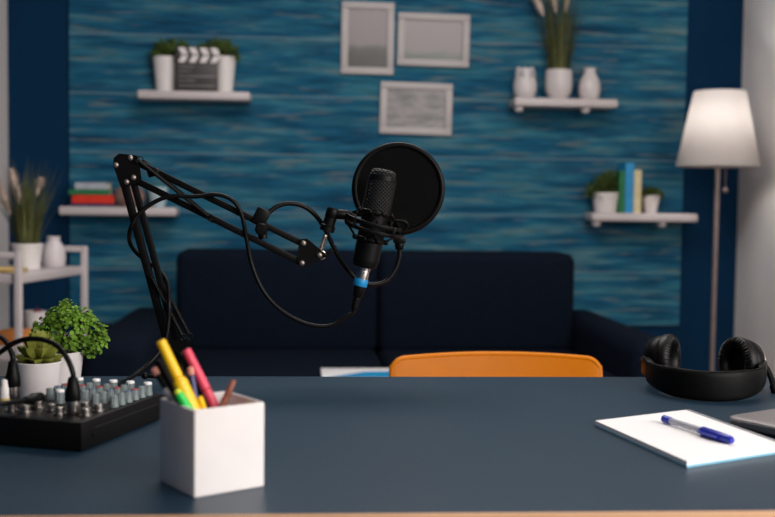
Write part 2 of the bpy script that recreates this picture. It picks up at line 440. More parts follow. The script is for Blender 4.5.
def pen(name, label, top, rim, Y, dY, parts, cat='pen'):
    """leaning in the cup: parts are (name, material, from, to, r0, r1, label) in metres down from the top end"""
    pr = ay(*rim, Y); hh = h - wt - parts[-1][4] - .001
    q = pr - cc; a_, b_ = max(-hh, min(hh, q.dot(ex))), max(-hh, min(hh, q.dot(ey)))
    pr = V((cc.x, cc.y, pr.z)) + ex * a_ + ey * b_; Yt = pr.y + dY
    pt = ay(*top, Yt); d = (pr - pt).normalized(); L = (pr - pt).length
    while (pt + d * L).z > DZ + .009:
        q = pt + d * (L + .001) - cc
        if abs(q.dot(ex)) > hh or abs(q.dot(ey)) > hh: break
        L += .001
    t = thing(name, label, cat, pt + d * L, 'pens and pencils in the white cup')
    for nm, m, a, b, r0, r1, lb in parts:
        b = L if b is None else b
        if b <= a + .004: b = a + .02
        o = MB(t.location).lathe([(r0 * .7, 0), (r0, .0012), (r1, (b - a) - .0012), (r1 * .8, b - a)], pt + d * a, d, 16).build(nm, m, t)
        if lb: o['label'] = lb
    return t
pen('marker', 'tall yellow marker leaning left in the pen cup', (160.5, 340.5), (192, 408), 1.150, .012,
    [('cap', 'yellow', 0, .044, .0054, .0060, None), ('collar', 'yellow', .044, .047, .0066, .0066, None), ('barrel', 'yellow', .047, None, .0082, .0082, None)], 'marker')
pen('marker', 'pink marker leaning left behind the yellow one in the pen cup', (186, 349.5), (213, 403), 1.185, .012,
    [('cap', 'pink', 0, .05, .0052, .0055, None), ('barrel', 'pink', .05, None, .0055, .0055, None)], 'marker')
pen('marker', 'short marker with bright green cap leaning on the left rim of the pen cup', (176.5, 390), (187, 412), 1.135, .004,
    [('end_plug', 'lime', 0, .004, .0040, .0046, 'lime end plug'), ('cap', 'green', .004, .030, .0052, .0054, 'bright green cap'), ('barrel', 'greyp', .030, None, .0052, .0052, None)], 'marker')
pen('pen', 'thick black pen left of the yellow marker in the pen cup', (158, 361), (180, 404), 1.165, .012,
    [('barrel', 'blackp', 0, None, .0048, .0048, None)])
pen('pencil', 'black pencil with dusty pink eraser end, leaning furthest left in the pen cup', (153.5, 368), (173, 403), 1.16, .012,
    [('eraser', 'rose', 0, .009, .0042, .0042, 'dusty pink eraser'), ('barrel', 'blackp', .009, None, .0036, .0036, None)], 'pencil')
pen('pen', 'grey pen low against the left rim of the pen cup', (164.5, 389), (172, 406), 1.158, .003,
    [('barrel', 'greyp', 0, None, .0034, .0034, None)])
pen('pen', 'navy pen with dusty pink end between the yellow and pink markers', (190, 367), (196, 404), 1.172, .01,
    [('eraser', 'rose', 0, .009, .0036, .0038, 'dusty pink end'), ('barrel', 'navy', .009, None, .0038, .0038, None)])
pen('pen', 'slim charcoal pen parallel to the pink marker on its left', (180, 354), (206, 404), 1.19, .012,
    [('barrel', 'blackp', 0, None, .0036, .0036, None)])
pen('pencil', 'short brown pencil leaning right in the pen cup', (234, 380), (225, 400), 1.175, .006,
    [('tip', 'brown', 0, .02, .0032, .0040, None), ('barrel', 'brown', .02, None, .0040, .0040, None)], 'pencil')
pen('pencil', 'stub of a yellow pencil just above the rim, below the pink marker', (199.5, 397), (203, 407), 1.16, .004,
    [('barrel', 'yellow', 0, None, .0034, .0034, None)], 'pencil')

# ------------------------------------------------------------------ notepad, ballpoint, laptop
TZ = DZ + .008
p0, p1, p2 = az(594.5, 420.5, TZ), az(687, 461.5, TZ), az(686.5, 409.5, TZ)
p3 = p1 + (p2 - p0)
pc = (p0 + p3) / 2; pc.z = DZ
pad = thing('notepad', 'white paper notepad with a blue pen on it, right side of the desk', 'notepad', pc)
quad = [p0, p1, p3, p2]
def shrink(q, k): m = sum(q, V()) / 4; return [m + (p - m) * k for p in q]
def setz(q, z): return [V((p.x, p.y, z)) for p in q]
MB(pc).prism(setz(quad, DZ + .0002), (0, 0, .0028)).build('cover', 'reflcover', pad, smooth=False)['label'] = 'pale blue card cover, painted cyan reflection'  # cyan reflection on the page edges, painted as the cover's pale blue
MB(pc).prism(setz(shrink(quad, .992), DZ + .003), (0, 0, .005)).build('page_block', 'paper', pad, smooth=False)
g = MB(pc)
g.bar(V((p2.x, p2.y, DZ + .0085)).lerp(V((p3.x, p3.y, DZ + .0085)), .02), V((p2.x, p2.y, DZ + .0085)).lerp(V((p3.x, p3.y, DZ + .0085)), .98), .004, .001)
g.build('glue_strip', 'greyp', pad, smooth=False)

PZ = TZ + .0060
b0, b1 = az(663.5, 418.5, PZ), az(732.5, 440.5, PZ); d = (b1 - b0).normalized(); L = (b1 - b0).length
pn = thing('ballpoint_pen', 'blue capped clear ballpoint pen lying on the notepad', 'pen', V((b0.x, b0.y, TZ)))
B = pn.location
MB(B).lathe([(.0034, 0), (.0052, .001), (.0052, .016), (.0046, .017)], b0, d, 12).build('end_plug', 'penblue', pn)['label'] = 'blue end plug'
MB(B).cyl(b0 + d * .016, b0 + d * (L * .58), .0046, n=8).build('barrel', 'clear', pn)['label'] = 'clear barrel'
MB(B).cyl(b0 + d * .017, b0 + d * (L * .58), .0014, n=8).build('ink_tube', 'navy', pn)
cp = MB(B).lathe([(.0054, 0), (.0062, .002), (.0060, L * .30), (.0050, L * .40), (.0034, L * .42)], b0 + d * (L * .58), d, 14).build('cap', 'penblue', pn)
sd = d.cross(V((0, 0, 1))).normalized()
MB(B).bar(b0 + d * (L * .60) + sd * .0082, b0 + d * (L * .86) + sd * .0078, .0034, .003).build('clip', 'penblue', cp)

lz = DZ + .0175
k0 = az(725.5, 415.5, lz); a1, a2 = radians(29), radians(-64)
u1, u2 = V((cos(a1), sin(a1), 0)), V((cos(a2), sin(a2), 0)); LW, LD = .32, .225
u2 = V((sin(a1), -cos(a1), 0))
lap = thing('laptop', 'closed grey laptop with its rounded corner entering at the right edge', 'laptop', V((k0.x, k0.y, DZ)) + u1 * LW / 2 + u2 * LD / 2)
def rrect(z, ins, r=.014, n=6):
    out = []; c = lap.location + V((0, 0, z))
    hx, hy = LW / 2 - ins, LD / 2 - ins
    for (sx, sy), a0 in zip(((-1, 1), (1, 1), (1, -1), (-1, -1)), (pi, pi / 2, 0, -pi / 2)):
        for k in range(n + 1):
            a = a0 - k * pi / 2 / n
            out.append(c + u1 * (sx * (hx - r) + r * cos(a)) - u2 * (sy * (hy - r) + r * sin(a)))
    return out
MB(lap.location).rings([rrect(.003, .006), rrect(.006, .001), rrect(.0105, 0)]).build('body', 'alu', lap, ang=50)
MB(lap.location).rings([rrect(.0112, .001), rrect(.0125, 0), rrect(.0165, .0005), rrect(.0175, .003)]).build('lid', 'alu', lap, ang=50)
MB(lap.location).rings([rrect(.0102, .002), rrect(.0114, .002)]).build('hinge_gap', 'keyb', lap)
for sx in (-1, 1):
    for sy in (-1, 1):
        MB(lap.location).cyl(lap.location + u1 * (sx * .12) + u2 * (sy * .08) + V((0, 0, .0003)), lap.location + u1 * (sx * .12) + u2 * (sy * .08) + V((0, 0, .0036)), .008, n=12).build('foot', 'rubber', lap)

# ------------------------------------------------------------------ headphones
Mx = V((.678, 1.757, 0)); nn = V((-.301, -.954, 0)).normalized(); ww = V((.954, -.301, 0)).normalized()
AH, BH = .096, .134
hp = thing('headphones', 'black over-ear headphones lying headband forward on the desk', 'headphones', V((Mx.x, Mx.y, DZ)) + nn * .05)
HB = hp.location
def bandpt(t):          # t 0..1 left to right
    a = pi - pi * t; return Mx + ww * (AH * cos(a)) + nn * (BH * sin(a) ** .9 if sin(a) > 0 else 0)
rs = []
N = 40
for i in range(N + 1):
    t = .115 + .77 * i / N; p = bandpt(t); q = (bandpt(t + .01) - bandpt(t - .01)).normalized(); o = V((q.y, -q.x, 0))   # outward
    e = abs(2 * t - 1); hh = .024 - .0085 * max(0, e - .35) / .65 * 1.2; zc = DZ + .0245 + .012 * e * e * (.6 + .4 * e)
    th = .0075 - .003 * e
    ring = []
    for k in range(16):
        a = 2 * pi * k / 16; ca, sa = cos(a), sin(a)
        ring.append(V((p.x, p.y, zc)) + o * (th * math.copysign(abs(ca) ** .6, ca)) + V((0, 0, hh * math.copysign(abs(sa) ** .55, sa))))
    rs.append(ring)
bandm = MB(HB).rings(rs).build('headband', 'band', hp, ang=60)
st = MB(HB)
for i in range(2, 62):
    t = .125 + .75 * i / 64; p = bandpt(t); q = (bandpt(t + .01) - bandpt(t - .01)).normalized(); o = V((q.y, -q.x, 0))
    e = abs(2 * t - 1); hh = .024 - .0085 * max(0, e - .35) / .65 * 1.2; zc = DZ + .0245 + .012 * e * e * (.6 + .4 * e)
    st.ball(V((p.x, p.y, zc + hh * .97)) + o * .0035, .0012, n=4)
st.build('stitching', 'rubber', bandm)
for side in (-1, 1):
    t = .045 if side < 0 else .955
    e0 = bandpt(.135 if side < 0 else .865); e1 = bandpt(.02 if side < 0 else .98)
    zc = DZ + .0345
    # end block of the headband
    MB(HB).bar(V((e0.x, e0.y, zc - .001)), V((e1.x, e1.y, zc + .001)) - nn * .004, .0125, .031, bev=.003).build('end_block', 'blackp', hp)
    if side < 0:
        cc3 = V((.6190, 1.785, DZ + .0440)); nrm = V((.82, -.57, .05)).normalized()
    else:
        cc3 = V((.7400, 1.745, DZ + .0440)); nrm = V((-.955, -.29, .04)).normalized()
    # shell (behind), cushion (in front)
    sh = MB(HB).lathe([(.012, -.030), (.026, -.028), (.035, -.020), (.039, -.010), (.0405, -.002), (.039, .001)], cc3, nrm, 40).build('ear_cup', 'blackp', hp)
    MB(HB).torus(cc3 - nrm * .0205, nrm, .0325, .0022, 40, 8).build('trim_ring', 'chrome' if side > 0 else 'blackm', sh)
    MB(HB).lathe([(.0375, -.001), (.0425, .002), (.0434, .008), (.0424, .014), (.0375, .0185), (.0330, .0195), (.0275, .0165), (.0240, .009), (.0230, .003), (.0005, .0025)], cc3, nrm, 56,
                  mod=None).build('ear_pad', 'leather', sh)
    pw = MB(HB)                                                     # fine creases round the cushion
    zx = nrm.orthogonal().normalized(); zy = nrm.cross(zx)
    for k in range(44):
        a = 2 * pi * k / 44 + random.uniform(-.03, .03); dr = zx * cos(a) + zy * sin(a)
        pw.tube([cc3 + dr * .0424 + nrm * .0142, cc3 + dr * .0376 + nrm * .0188, cc3 + dr * .0330 + nrm * .0198, cc3 + dr * .0278 + nrm * .0170], .0011, 5, 3)
    pw.build('pad_creases', 'leather', sh)
    # yoke from the end block to the back of the shell
    ct = cc3 - nrm * .026
    yk = MB(HB).tube([V((e1.x, e1.y, zc)) - nn * .002, V((e1.x, e1.y, zc + .006)).lerp(ct, .35) - nrm * .006, ct - nrm * .006, ct], .0058, 10, 8).build('yoke', 'blackm' if side < 0 else 'chrome', hp)
    if side > 0:
        m0 = ct - nrm * .003
        MB(HB).lathe([(.013, 0), (.0135, .003), (.012, .010), (.008, .012)], m0, -nrm, 20).build('boom_hub', 'blackp', hp)
        mz = [m0 - nrm * .009, ay(765, 366, 1.745), ay(770, 375, 1.725), ay(773.5, 386, 1.705)]
        bo = MB(HB).tube(mz, .0048, 10, 8).build('boom_microphone', 'blackp', hp)
        MB(HB).lathe([(.004, -.002), (.0068, .001), (.0068, .012), (.004, .015)], mz[-1], (mz[-1] - mz[-2]), 14).build('foam_tip', 'rubber', bo)

# ------------------------------------------------------------------ boom arm
AY = 1.80                       # the arm swings in this upright plane, parallel to the desk
def A(x, y, dy=0): return ay(x, y, AY + dy)
def pxm(n): return n * AY / F * 1.0
YV = V((0, 1, 0))
base_pt = A(180, 374); base_pt.z = DZ
arm = thing('boom_arm', 'black scissor boom arm clamped to the far edge of the desk', 'microphone arm', base_pt)
AB = arm.location
def abar(name, p, q, w, dep, dy=0, m='black'):
    a, b = A(*p, dy), A(*q, dy); z = (b - a).normalized(); x = YV.cross(z).normalized(); y = z.cross(x)
    return MB(AB).box((a + b) / 2, (w, dep, (b - a).length), Matrix((x, y, z)).transposed().to_4x4(), .0012).build(name, m, arm)
# lower arm: two square tubes; upper arm: two square tubes
abar('lower_bar', (123.5, 180), (170, 352), .0125, .012)
abar('lower_bar', (133, 180), (179.5, 352), .0105, .012, .004)
abar('upper_bar', (133, 160.5), (304, 244.5), .0105, .011)
abar('upper_bar', (134, 179.5), (303, 263.5), .0105, .011)
# plates, front and back
def plate(name, poly, dy, th=.002):
    return MB(AB).prism([A(x, y, dy) for x, y in poly], (0, th, 0)).build(name, 'black', arm, smooth=False)
EL = [(113.5, 158), (119, 153.5), (138, 155.5), (141.5, 179), (134, 185), (120.5, 187), (113, 165)]
plate('elbow_plate', EL, -.0095); plate('elbow_plate', EL, .0085)
HD = [(299, 239.5), (307, 238.5), (321, 250), (324, 256), (319, 260.5), (303, 267.5), (297.5, 262)]
plate('head_plate', HD, -.0085); plate('head_plate', HD, .0075)
BS = [(166, 345), (176, 340), (190, 341), (191, 350), (185, 364), (176, 364), (168, 356)]
plate('base_plate', BS, -.0095); plate('base_plate', BS, .0085)
# bolts with domed nickel heads
for x, y in ((116, 165), (130.5, 158), (126.5, 182), (133.5, 177.5), (303.5, 243.3), (302, 263), (319.5, 255)):
    p = A(x, y, -.0095)
    MB(AB).lathe([(.0032, .0135), (.0032, -.0002), (.0048, -.0003), (.0044, -.0018), (.0028, -.0032), (.0006, -.0036)], p, YV, 16).build('bolt', 'bolt', arm)
# springs: tight coils between hooks
def spring(p, q, dy, hook=True):
    a, b = A(*p, dy), A(*q, dy); d = (b - a).normalized(); x = d.cross(YV).normalized(); L = (b - a).length
    pts = []; turns = int(L / .0034); n = turns * 8
    for i in range(n + 1):
        an = 2 * pi * i / 8; pts.append(a + d * (L * i / n) + (x * cos(an) + YV * sin(an)) * .0030)
    mb = MB(AB).tube(pts, .0010, 5, 0); mb.cyl(a, b, .0022, n=8)
    if hook:
        mb.torus(b + d * .004, YV, .0050, .0008, 16, 6)
    mb.torus(a - d * .003, YV, .0038, .0008, 14, 6)
    return mb.build('spring', 'blackm', arm)
spring((137, 159.5), (208, 216), -.011); spring((142, 160), (211, 218), .012)
spring((152.5, 279), (182, 335), -.011); spring((159, 277), (188.5, 334), .012)
for p, q in (((211, 219.5), (211, 219.5)), ((152, 277), (152, 277)), ((185, 338), (185, 338)), ((137, 161), (137, 161))):
    MB(AB).cyl(A(*p, -.016), A(*p, .017), .0028, n=12).build('spring_pin', 'blackm', arm)
MB(AB).lathe([(.006, 0), (.0066, .001), (.0066, .016), (.004, .019)], A(148, 174, -.003), (A(155, 172) - A(148, 174)), 14).build('tension_knob', 'blackp', arm)
# base: pivot post, clamp on the far edge of the desk
fy = dc.y + DD / 2 - .0125 * (base_pt.x - dc.x)
pb = A(180, 360)
cyx = base_pt.x
MB(AB).lathe([(.0075, 0), (.0075, .02), (.011, .021), (.011, .05)], V((cyx, AY, DZ + .004)), (0, 0, 1), 20).build('pivot_post', 'blackm', arm)
cl = MB(AB)
cl.box((cyx, (AY - .02 + fy + .012) / 2, DZ + .005), (.045, fy + .012 - AY + .02, .0096), bev=.001)
cl.box((cyx, fy + .0085, DZ - .025), (.045, .007, .07), bev=.001)
cl.box((cyx, (AY - .01 + fy + .012) / 2, DZ - .0615), (.045, fy + .012 - AY + .01, .007), bev=.001)
clo = cl.build('desk_clamp', 'blackm', arm)
MB(AB).cyl((cyx, AY + .005, DZ - .11), (cyx, AY + .005, DZ - .032), .005, n=14).cyl((cyx, AY + .005, DZ - .032), (cyx, AY + .005, DZ - .0258), .014, n=18).build('clamp_screw', 'blackm', clo)
MB(AB).bar((cyx - .028, AY - .012, DZ + .013), (cyx - .055, AY - .012, DZ + .015), .006, .006, bev=.001).ball((cyx - .056, AY - .012, DZ + .015), .006, n=6).bar((cyx, AY - .012, DZ + .013), (cyx - .03, AY - .012, DZ + .013), .006, .006).build('locking_lever', 'blackp', arm)
# head: threaded stud, wing nut, swivel, arm to the mount
MB(AB).lathe([(.0042, 0)] + [(.0042 if k % 2 else .0034, .001 + k * .0012) for k in range(26)] + [(.003, .034)], A(319.5, 254), A(326.5, 232) - A(319.5, 254), 12).build('stud', 'chrome', arm)
MB(AB).torus(A(321.5, 255), YV, .0062, .0022, 18, 8).build('stud_eye', 'chrome', arm)
wn = MB(AB)
wn.ball(A(325, 255), .0045, n=6); wn.bar(A(325, 256), A(334, 248), .007, .0045, up=(0, 1, 0), bev=.001); wn.ball(A(334.5, 248), .005, (.8, 1, 1.1), n=6)
wn.build('wing_nut', 'blackp', arm)
sv = MB(AB); a, b = A(326.5, 231.5), A(334, 207.5)
sv.lathe([(.0105, 0), (.0124, .001), (.0124, .010), (.0104, .0115), (.0100, .024), (.0108, .025), (.0108, .038), (.0085, .041)], a, b - a, 22)
sv.build('swivel', 'blackp', arm)
MB(AB).lathe([(.008, 0), (.008, .004), (.0085, .005), (.0085, .030), (.007, .032)], A(330.5, 213.5), A(348, 215) - A(330.5, 213.5), 18).build('swivel_arm', 'blackp', arm)

# ------------------------------------------------------------------ microphone, shock mount
MY = 1.80
mt, mbm = ay(384.5, 169.5, MY), ay(364.5, 267.5, MY)           # top and bottom of the body along its axis
ax = (mt - mbm).normalized(); ML = (mt - mbm).length
mic = thing('microphone', 'black condenser microphone with mesh head hanging in the shock mount', 'microphone', mbm)
Rm = .0225
MB(mbm).lathe([(.0165, 0), (.0195, .0015), (.0225, .012), (Rm, .013), (Rm, ML * .555), (Rm - .0015, ML * .56)], mbm, ax, 40).build('body', 'blackm', mic)
MB(mbm).lathe([(Rm + .0003, ML * .245), (Rm + .0003, ML * .252)], mbm, ax, 40).build('seam_ring', 'grilleband', mic)
MB(mbm).lathe([(Rm - .001, ML * .56), (Rm - .0008, ML * .60), (Rm - .0008, ML * .885), (Rm - .001, ML * .89)], mbm, ax, 48).build('grille', 'grille', mic)
MB(mbm).lathe([(Rm - .002, ML * .888), (Rm + .0004, ML * .89), (Rm + .0004, ML * .935), (Rm - .001, ML * .94)], mbm, ax, 40).build('grille_band', 'grilleband', mic)
MB(mbm).lathe([(Rm - .001, ML * .94), (Rm - .0015, ML * .97), (Rm - .005, ML * .992), (.012, ML), (.001, ML * 1.003)], mbm, ax, 40).build('grille_cap', 'grille', mic)
MB(mbm).lathe([(Rm - .002, ML * .548), (Rm + .0005, ML * .55), (Rm + .0005, ML * .572), (Rm - .002, ML * .574)], mbm, ax, 40).build('collar', 'grilleband', mic)
sx_ = ax.cross(YV).normalized()          # across, in the picture plane
sy_ = ax.cross(sx_).normalized()
for s_ in (-1, 1):
    q = mbm + ax * (ML * .575) + sx_ * (s_ * .0226)
    MB(mbm).bar(q, q + ax * (ML * .33), .003, .006, up=YV).build('grille_rib', 'grilleband', mic)

sm = thing('shock_mount', 'black spider shock mount with elastic cords around the microphone body', 'shock mount', mbm + ax * (ML * .42))
SB = sm.location
ztop, zbot = ML * .56, ML * .285
tilt_ax = (ax + sx_ * -.06 + sy_ * .12).normalized()
up_c, lo_c = mbm + ax * ztop, mbm + ax * zbot
mid_c = mbm + ax * (ML * .42)
for nm, c, Rr in (('outer_ring', mbm + ax * (ML * .47), .0475), ('outer_ring', mbm + ax * (ML * .40), .0465)):
    MB(SB).torus(c, tilt_ax, Rr, .0021, 48, 8, 1.7).build(nm, 'blackp', sm)
for nm, c in (('inner_ring', up_c), ('inner_ring', lo_c)):
    MB(SB).torus(c, ax, .0255, .0024, 40, 8, 1.6).build(nm, 'blackp', sm)
tx = tilt_ax.orthogonal().normalized(); ty = tilt_ax.cross(tx)
def rp(c, R, a, z): 
    x = (sx_ - z * sx_.dot(z)).normalized(); y = z.cross(x); return c + (x * cos(a) + y * sin(a)) * R
for k in range(4):
    a = pi / 4 + k * pi / 2
    b_ = MB(SB).bar(rp(mbm + ax * (ML * .49), .0472, a, tilt_ax), rp(mbm + ax * (ML * .38), .0462, a, tilt_ax), .006, .006, up=YV, bev=.001).build('post', 'blackp', sm)
for c, dz in ((up_c, ML * .46), (lo_c, ML * .41)):
    oc = mbm + ax * dz
    for k in range(8):
        a = pi / 8 + k * pi / 4
        q0 = rp(c, .0275, a, ax); q1 = rp(oc, .0490, a + (pi / 5.5 if k % 2 else -pi / 5.5), tilt_ax)
        mb = MB(SB); mb.tube([q0, (q0 + q1) / 2 + ax * .001, q1], .0016, 6, 4); mb.build('elastic_cord', 'rubber', sm)
    for k in range(8):
        a = pi / 8 + k * pi / 4; q0 = rp(c, .0285, a, ax); MB(SB).ball(q0, .0042, n=6).build('cord_hook', 'blackp', sm)
MB(SB).bar(ay(347.5, 215, MY), ay(356, 218, MY), .013, .012, up=YV, bev=.002).build('mount_lug', 'blackp', sm)
mb = MB(SB); mb.tube([ay(396, 221, MY - .01), ay(405, 222, MY - .012), ay(407, 226, MY - .008), ay(403, 231, MY - .005)], .003, 8, 6); mb.build('side_lug', 'blackp', sm)

# ------------------------------------------------------------------ pop filter
PY = 1.868
pf_c = ay(398.3, 188.7, PY); pf_n = V((-.08, -1, .05)).normalized(); PRr = 46.6 * PY / F
pop = thing('pop_filter', 'round black pop filter behind the microphone on a gooseneck', 'pop filter', ay(260, 216, AY))
PB_ = pop.location
MB(PB_).torus(pf_c, pf_n, PRr - .0050, .0054, 72, 12, 1.1).build('rim', 'blackp', pop)
for k_ in (-.0022, .0022):
    MB(PB_).lathe([(PRr - .006, -.0003), (PRr - .006, .0003)], pf_c + pf_n * k_, pf_n, 64).build('mesh_screen', 'gauze', pop)
cb = ay(399.5, 239.5, PY - .012)
MB(PB_).box(cb, (.021, .017, .014), bev=.003).lathe([(.008, 0), (.0085, .003), (.007, .009), (.0055, .011)], cb - V((0, 0, .007)), (0, 0, -1), 18).build('rim_clip', 'blackp', pop)
gn = [(399.5, 246, .056), (399, 258, .056), (394.5, 271, .054), (386, 281, .05), (372, 284.5, .045), (358, 280, .04), (346, 268, .035), (336, 252, .03),
      (327, 233, .025), (317, 217, .018), (305, 207, .010), (292, 203.5, .004), (279, 205.5, 0), (268, 213, -.004)]
mb = MB(PB_).tube([ay(x, y, AY + dy) for x, y, dy in gn], .0040, 10, 8); mb.build('gooseneck', 'rubber', pop)
cx_ = A(261, 217); ud = (A(303, 243.3) - A(133, 160)).normalized(); un = ud.cross(YV).normalized()
cm = MB(PB_)
cm.box(cx_ + un * 0, (.024, .020, .030), Matrix((ud, YV, un)).transposed().to_4x4(), .004)
pcl = cm.build('clamp', 'blackp', pop)
dn = A(262, 234); 
MB(PB_).lathe([(.006, .006), (.0095, .005), (.0105, .0), (.0105, -.008), (.008, -.011), (.002, -.0115)], A(261.5, 229, -.012), YV, 22).build('clamp_knob', 'blackp', pcl)
MB(PB_).cyl(A(262, 229), A(263, 239), .0078, n=16).build('clamp_screw', 'blackp', pcl)

# ------------------------------------------------------------------ microphone cable
cab = thing('microphone_cable', 'black microphone cable looping from the microphone along the boom arm to the mixer', 'cable', ay(363, 275, MY))
CB = cab.location
con_a = mbm - ax * .0005
cax = (ay(355.5, 300, MY) - ay(363.5, 268, MY)).normalized()
MB(CB).lathe([(.0112, 0), (.0112, .004), (.0104, .0045), (.0108, .006), (.0106, .020)], con_a, cax, 24).build('connector_shell', 'chrome', cab)['label'] = 'silver connector shell'
for k in range(5):
    a = k * 2 * pi / 5 + .4; x = cax.orthogonal().normalized(); y = cax.cross(x)
    q = con_a + (x * cos(a) + y * sin(a)) * .0109 + cax * .001
    MB(CB).bar(q, q + cax * .009, .002, .0012).build('shell_slot', 'blackp', cab)
MB(CB).lathe([(.0112, .019), (.0117, .020), (.0117, .0305), (.0112, .0315)], con_a, cax, 24).build('colour_ring', 'cyan', cab)['label'] = 'bright blue ring'
MB(CB).lathe([(.0104, .031), (.0106, .034), (.0084, .048), (.0062, .052)] + [(.0062 - .0001 * k + (.0006 if k % 2 else 0), .052 + k * .0022) for k in range(9)] + [(.0042, .073)], con_a, cax, 20).build('strain_relief', 'rubber', cab)
ce = con_a + cax * .072
run = [(347, 316), (333, 325), (316, 326), (296, 319.5), (276, 306), (261, 287), (251, 262), (246, 236), (241, 213), (232, 200), (216, 194.5), (196, 196.5), (170, 196.5), (152, 203.5),
       (138, 215), (130.5, 229), (129.5, 241), (135, 251), (146, 261), (159, 270), (167.5, 284), (169, 303), (168.5, 320), (166, 338), (158.5, 353), (145, 367), (132, 377)]
dys = [0, 0, 0, 0, 0, 0, 0, -.006, -.012, -.013, -.012, -.012, -.013, -.013, -.015, -.013, .014, .016, .016, .012, .0, -.020, -.022, -.025, -.030, -.05, -.09]
pts = [ce - cax * .004, ce + cax * .006] + [ay(x, y, MY + dy) for (x, y), dy in zip(run, dys)]
pts += [az(120, 387, DZ + .030), az(108, 398, DZ + .06)][:1]
cable_end = pts[-1]

# ------------------------------------------------------------------ audio mixer
mc = az(81.5, 452.6, DZ); mv = V((.345, .938, 0)).normalized(); mu = V((-mv.y, mv.x, 0)); MH, MD, MW = .0365, .205, .148
mixer = thing('audio_mixer', 'compact black audio mixer with rows of grey knobs at the left of the desk', 'audio mixer', mc + mu * MW / 2 + mv * MD / 2)
XB = mixer.location
def mp(u, v, z=0): return mc + mu * u + mv * v + V((0, 0, z))
mrot = Matrix((-mu, mv, V((0, 0, 1)))).transposed().to_4x4()
MB(XB).box(mp(MW / 2, MD / 2, MH / 2 + .0008), (MW, MD, MH - .0016), mrot, .0012).build('case', 'mixer', mixer)
MB(XB).box(mp(MW / 2, MD / 2, MH - .0006), (MW - .016, MD - .014, .002), mrot).build('top_panel', 'mixer', mixer)
for u in (.02, MW - .02):
    for v in (.02, MD - .02): MB(XB).cyl(mp(u, v, .0001), mp(u, v, .002), .006, n=12).build('foot', 'rubber', mixer)
MB(XB).bar(mp(.0, .03, MH - .012), mp(.0, MD - .01, MH - .012), .001, .0012).build('side_groove', 'keyb', mixer)
MB(XB).lathe([(.0035, 0), (.0035, .001), (.002, .0014)], mp(0, .028, .016), -mu, 12).build('side_screw', 'blackm', mixer)
MT = MH + .0005
def knob(u, v, r, hgt, capm, body='knob'):
    p = mp(u, v, MT)
    k = MB(XB).lathe([(r * 1.12, 0), (r * 1.1, hgt * .2), (r, hgt * .25), (r * .96, hgt)], p, (0, 0, 1), 18).build('knob', body, mixer)
    MB(XB).lathe([(r * .96, hgt), (r * .93, hgt + (.0026 if capm == 'kwhite' else .0012)), (r * .7, hgt + (.0032 if capm == 'kwhite' else .0016))], p, (0, 0, 1), 18).build('cap', capm, k)['label'] = {'kwhite': 'white', 'kred': 'red', 'kblue': 'blue', 'knob': 'grey'}[capm] + ' knob cap'
    MB(XB).bar(p + V((0, 0, hgt + .001)) - mv * (r * .99) - V((0, 0, hgt * .75)), p + V((0, 0, hgt + .001)) - mv * (r * .96), .0010, .0012, up=mv).build('pointer', 'greyp', k)
for i in range(5):
    for j in range(6):
        u, v = .012 + .0266 * i, .188 - .018 * j
        capm = ('kwhite', 'knob', 'kred', 'kblue', 'knob', 'knob')[j]
        if (i, j) == (3, 5): capm = 'kwhite'
        if i == 4 and j == 5: continue
        knob(u, v, .0060 if capm == 'kwhite' else .0052, .0150 if capm == 'kwhite' else .0138, capm)
for u, v in ((.016, .066), (.016, .036), (.040, .074), (.052, .034), (.072, .048), (.098, .058), (.096, .028), (.120, .034), (.126, .062)):
    sk = MB(XB).lathe([(.0078, 0), (.0078, .002), (.0056, .0025), (.0056, .009), (.004, .0095), (.0036, .004)], mp(u, v, MT), (0, 0, 1), 16).build('socket', 'chrome', mixer)

# end of the microphone cable on the mixer's back
pe = mp(.035, MD + .004, .022)
pts += [mp(.02, MD + .045, .022), mp(.035, MD + .026, .020)]
MB(CB).tube(pts, .0037, 10, 8).build('cord', 'rubber', cab)
MB(CB).cyl(mp(.035, MD + .028, .020), mp(.035, MD + .001, .020), .0055, n=14).build('plug', 'blackp', cab)

# cables plugged into the mixer's top
def patch(label, u, v, path, hgt, tilt=V((0, 0, 1)), name='patch_cable'):
    p = mp(u, v, MT); t = thing(name, label, 'cable', p, 'cables on the mixer')
    B = t.location; d = tilt.normalized()
    MB(B).lathe([(.0088, 0), (.0092, .001), (.0092, .0165), (.0086, .017)], p + d * .001, d, 20).build('plug_shell', 'chrome', t)['label'] = 'silver plug shell'
    q = p + d * .017
    MB(B).lathe([(.0096, 0), (.0100, .001), (.0096, hgt * .4), (.0078, hgt * .6), (.0058, hgt * .95), (.004, hgt)], q, d, 20).build('plug_boot', 'blackp', t)
    e = q + d * (hgt - .003)
    MB(B).tube([e, e + d * .008] + path, .0034, 10, 8).build('cord', 'rubber', t)
    return t
pp = az(73, 414, DZ + MT)
rel = pp - mc; u0, v0 = rel.dot(mu), rel.dot(mv)
Yp = pp.y
patch('black cable arcing left over the succulent from the mixer plug nearest the pen cup', u0, v0,
      [ay(67.5, 359, Yp + .004), ay(58, 346.5, Yp + .01), ay(44, 340, Yp + .018), ay(28, 339, Yp + .025), ay(14, 343, Yp + .03), ay(2, 351, Yp + .035), ay(-20, 366, Yp + .05), ay(-50, 385, Yp + .07), ay(-64, 402, Yp + .085)], .030)
pq = az(13, 399, DZ + MT); rel = pq - mc
patch('black cable with upright mixer plug near the left edge, left of the succulent', rel.dot(mu), rel.dot(mv),
      [ay(11, 352, pq.y + .003), ay(7, 343, pq.y + .006), ay(-2, 336, pq.y + .008), ay(-20, 334, pq.y + .01), ay(-45, 350, pq.y + .02), ay(-60, 385, pq.y + .05)], .034)
p = az(4.5, 403, DZ + MT)
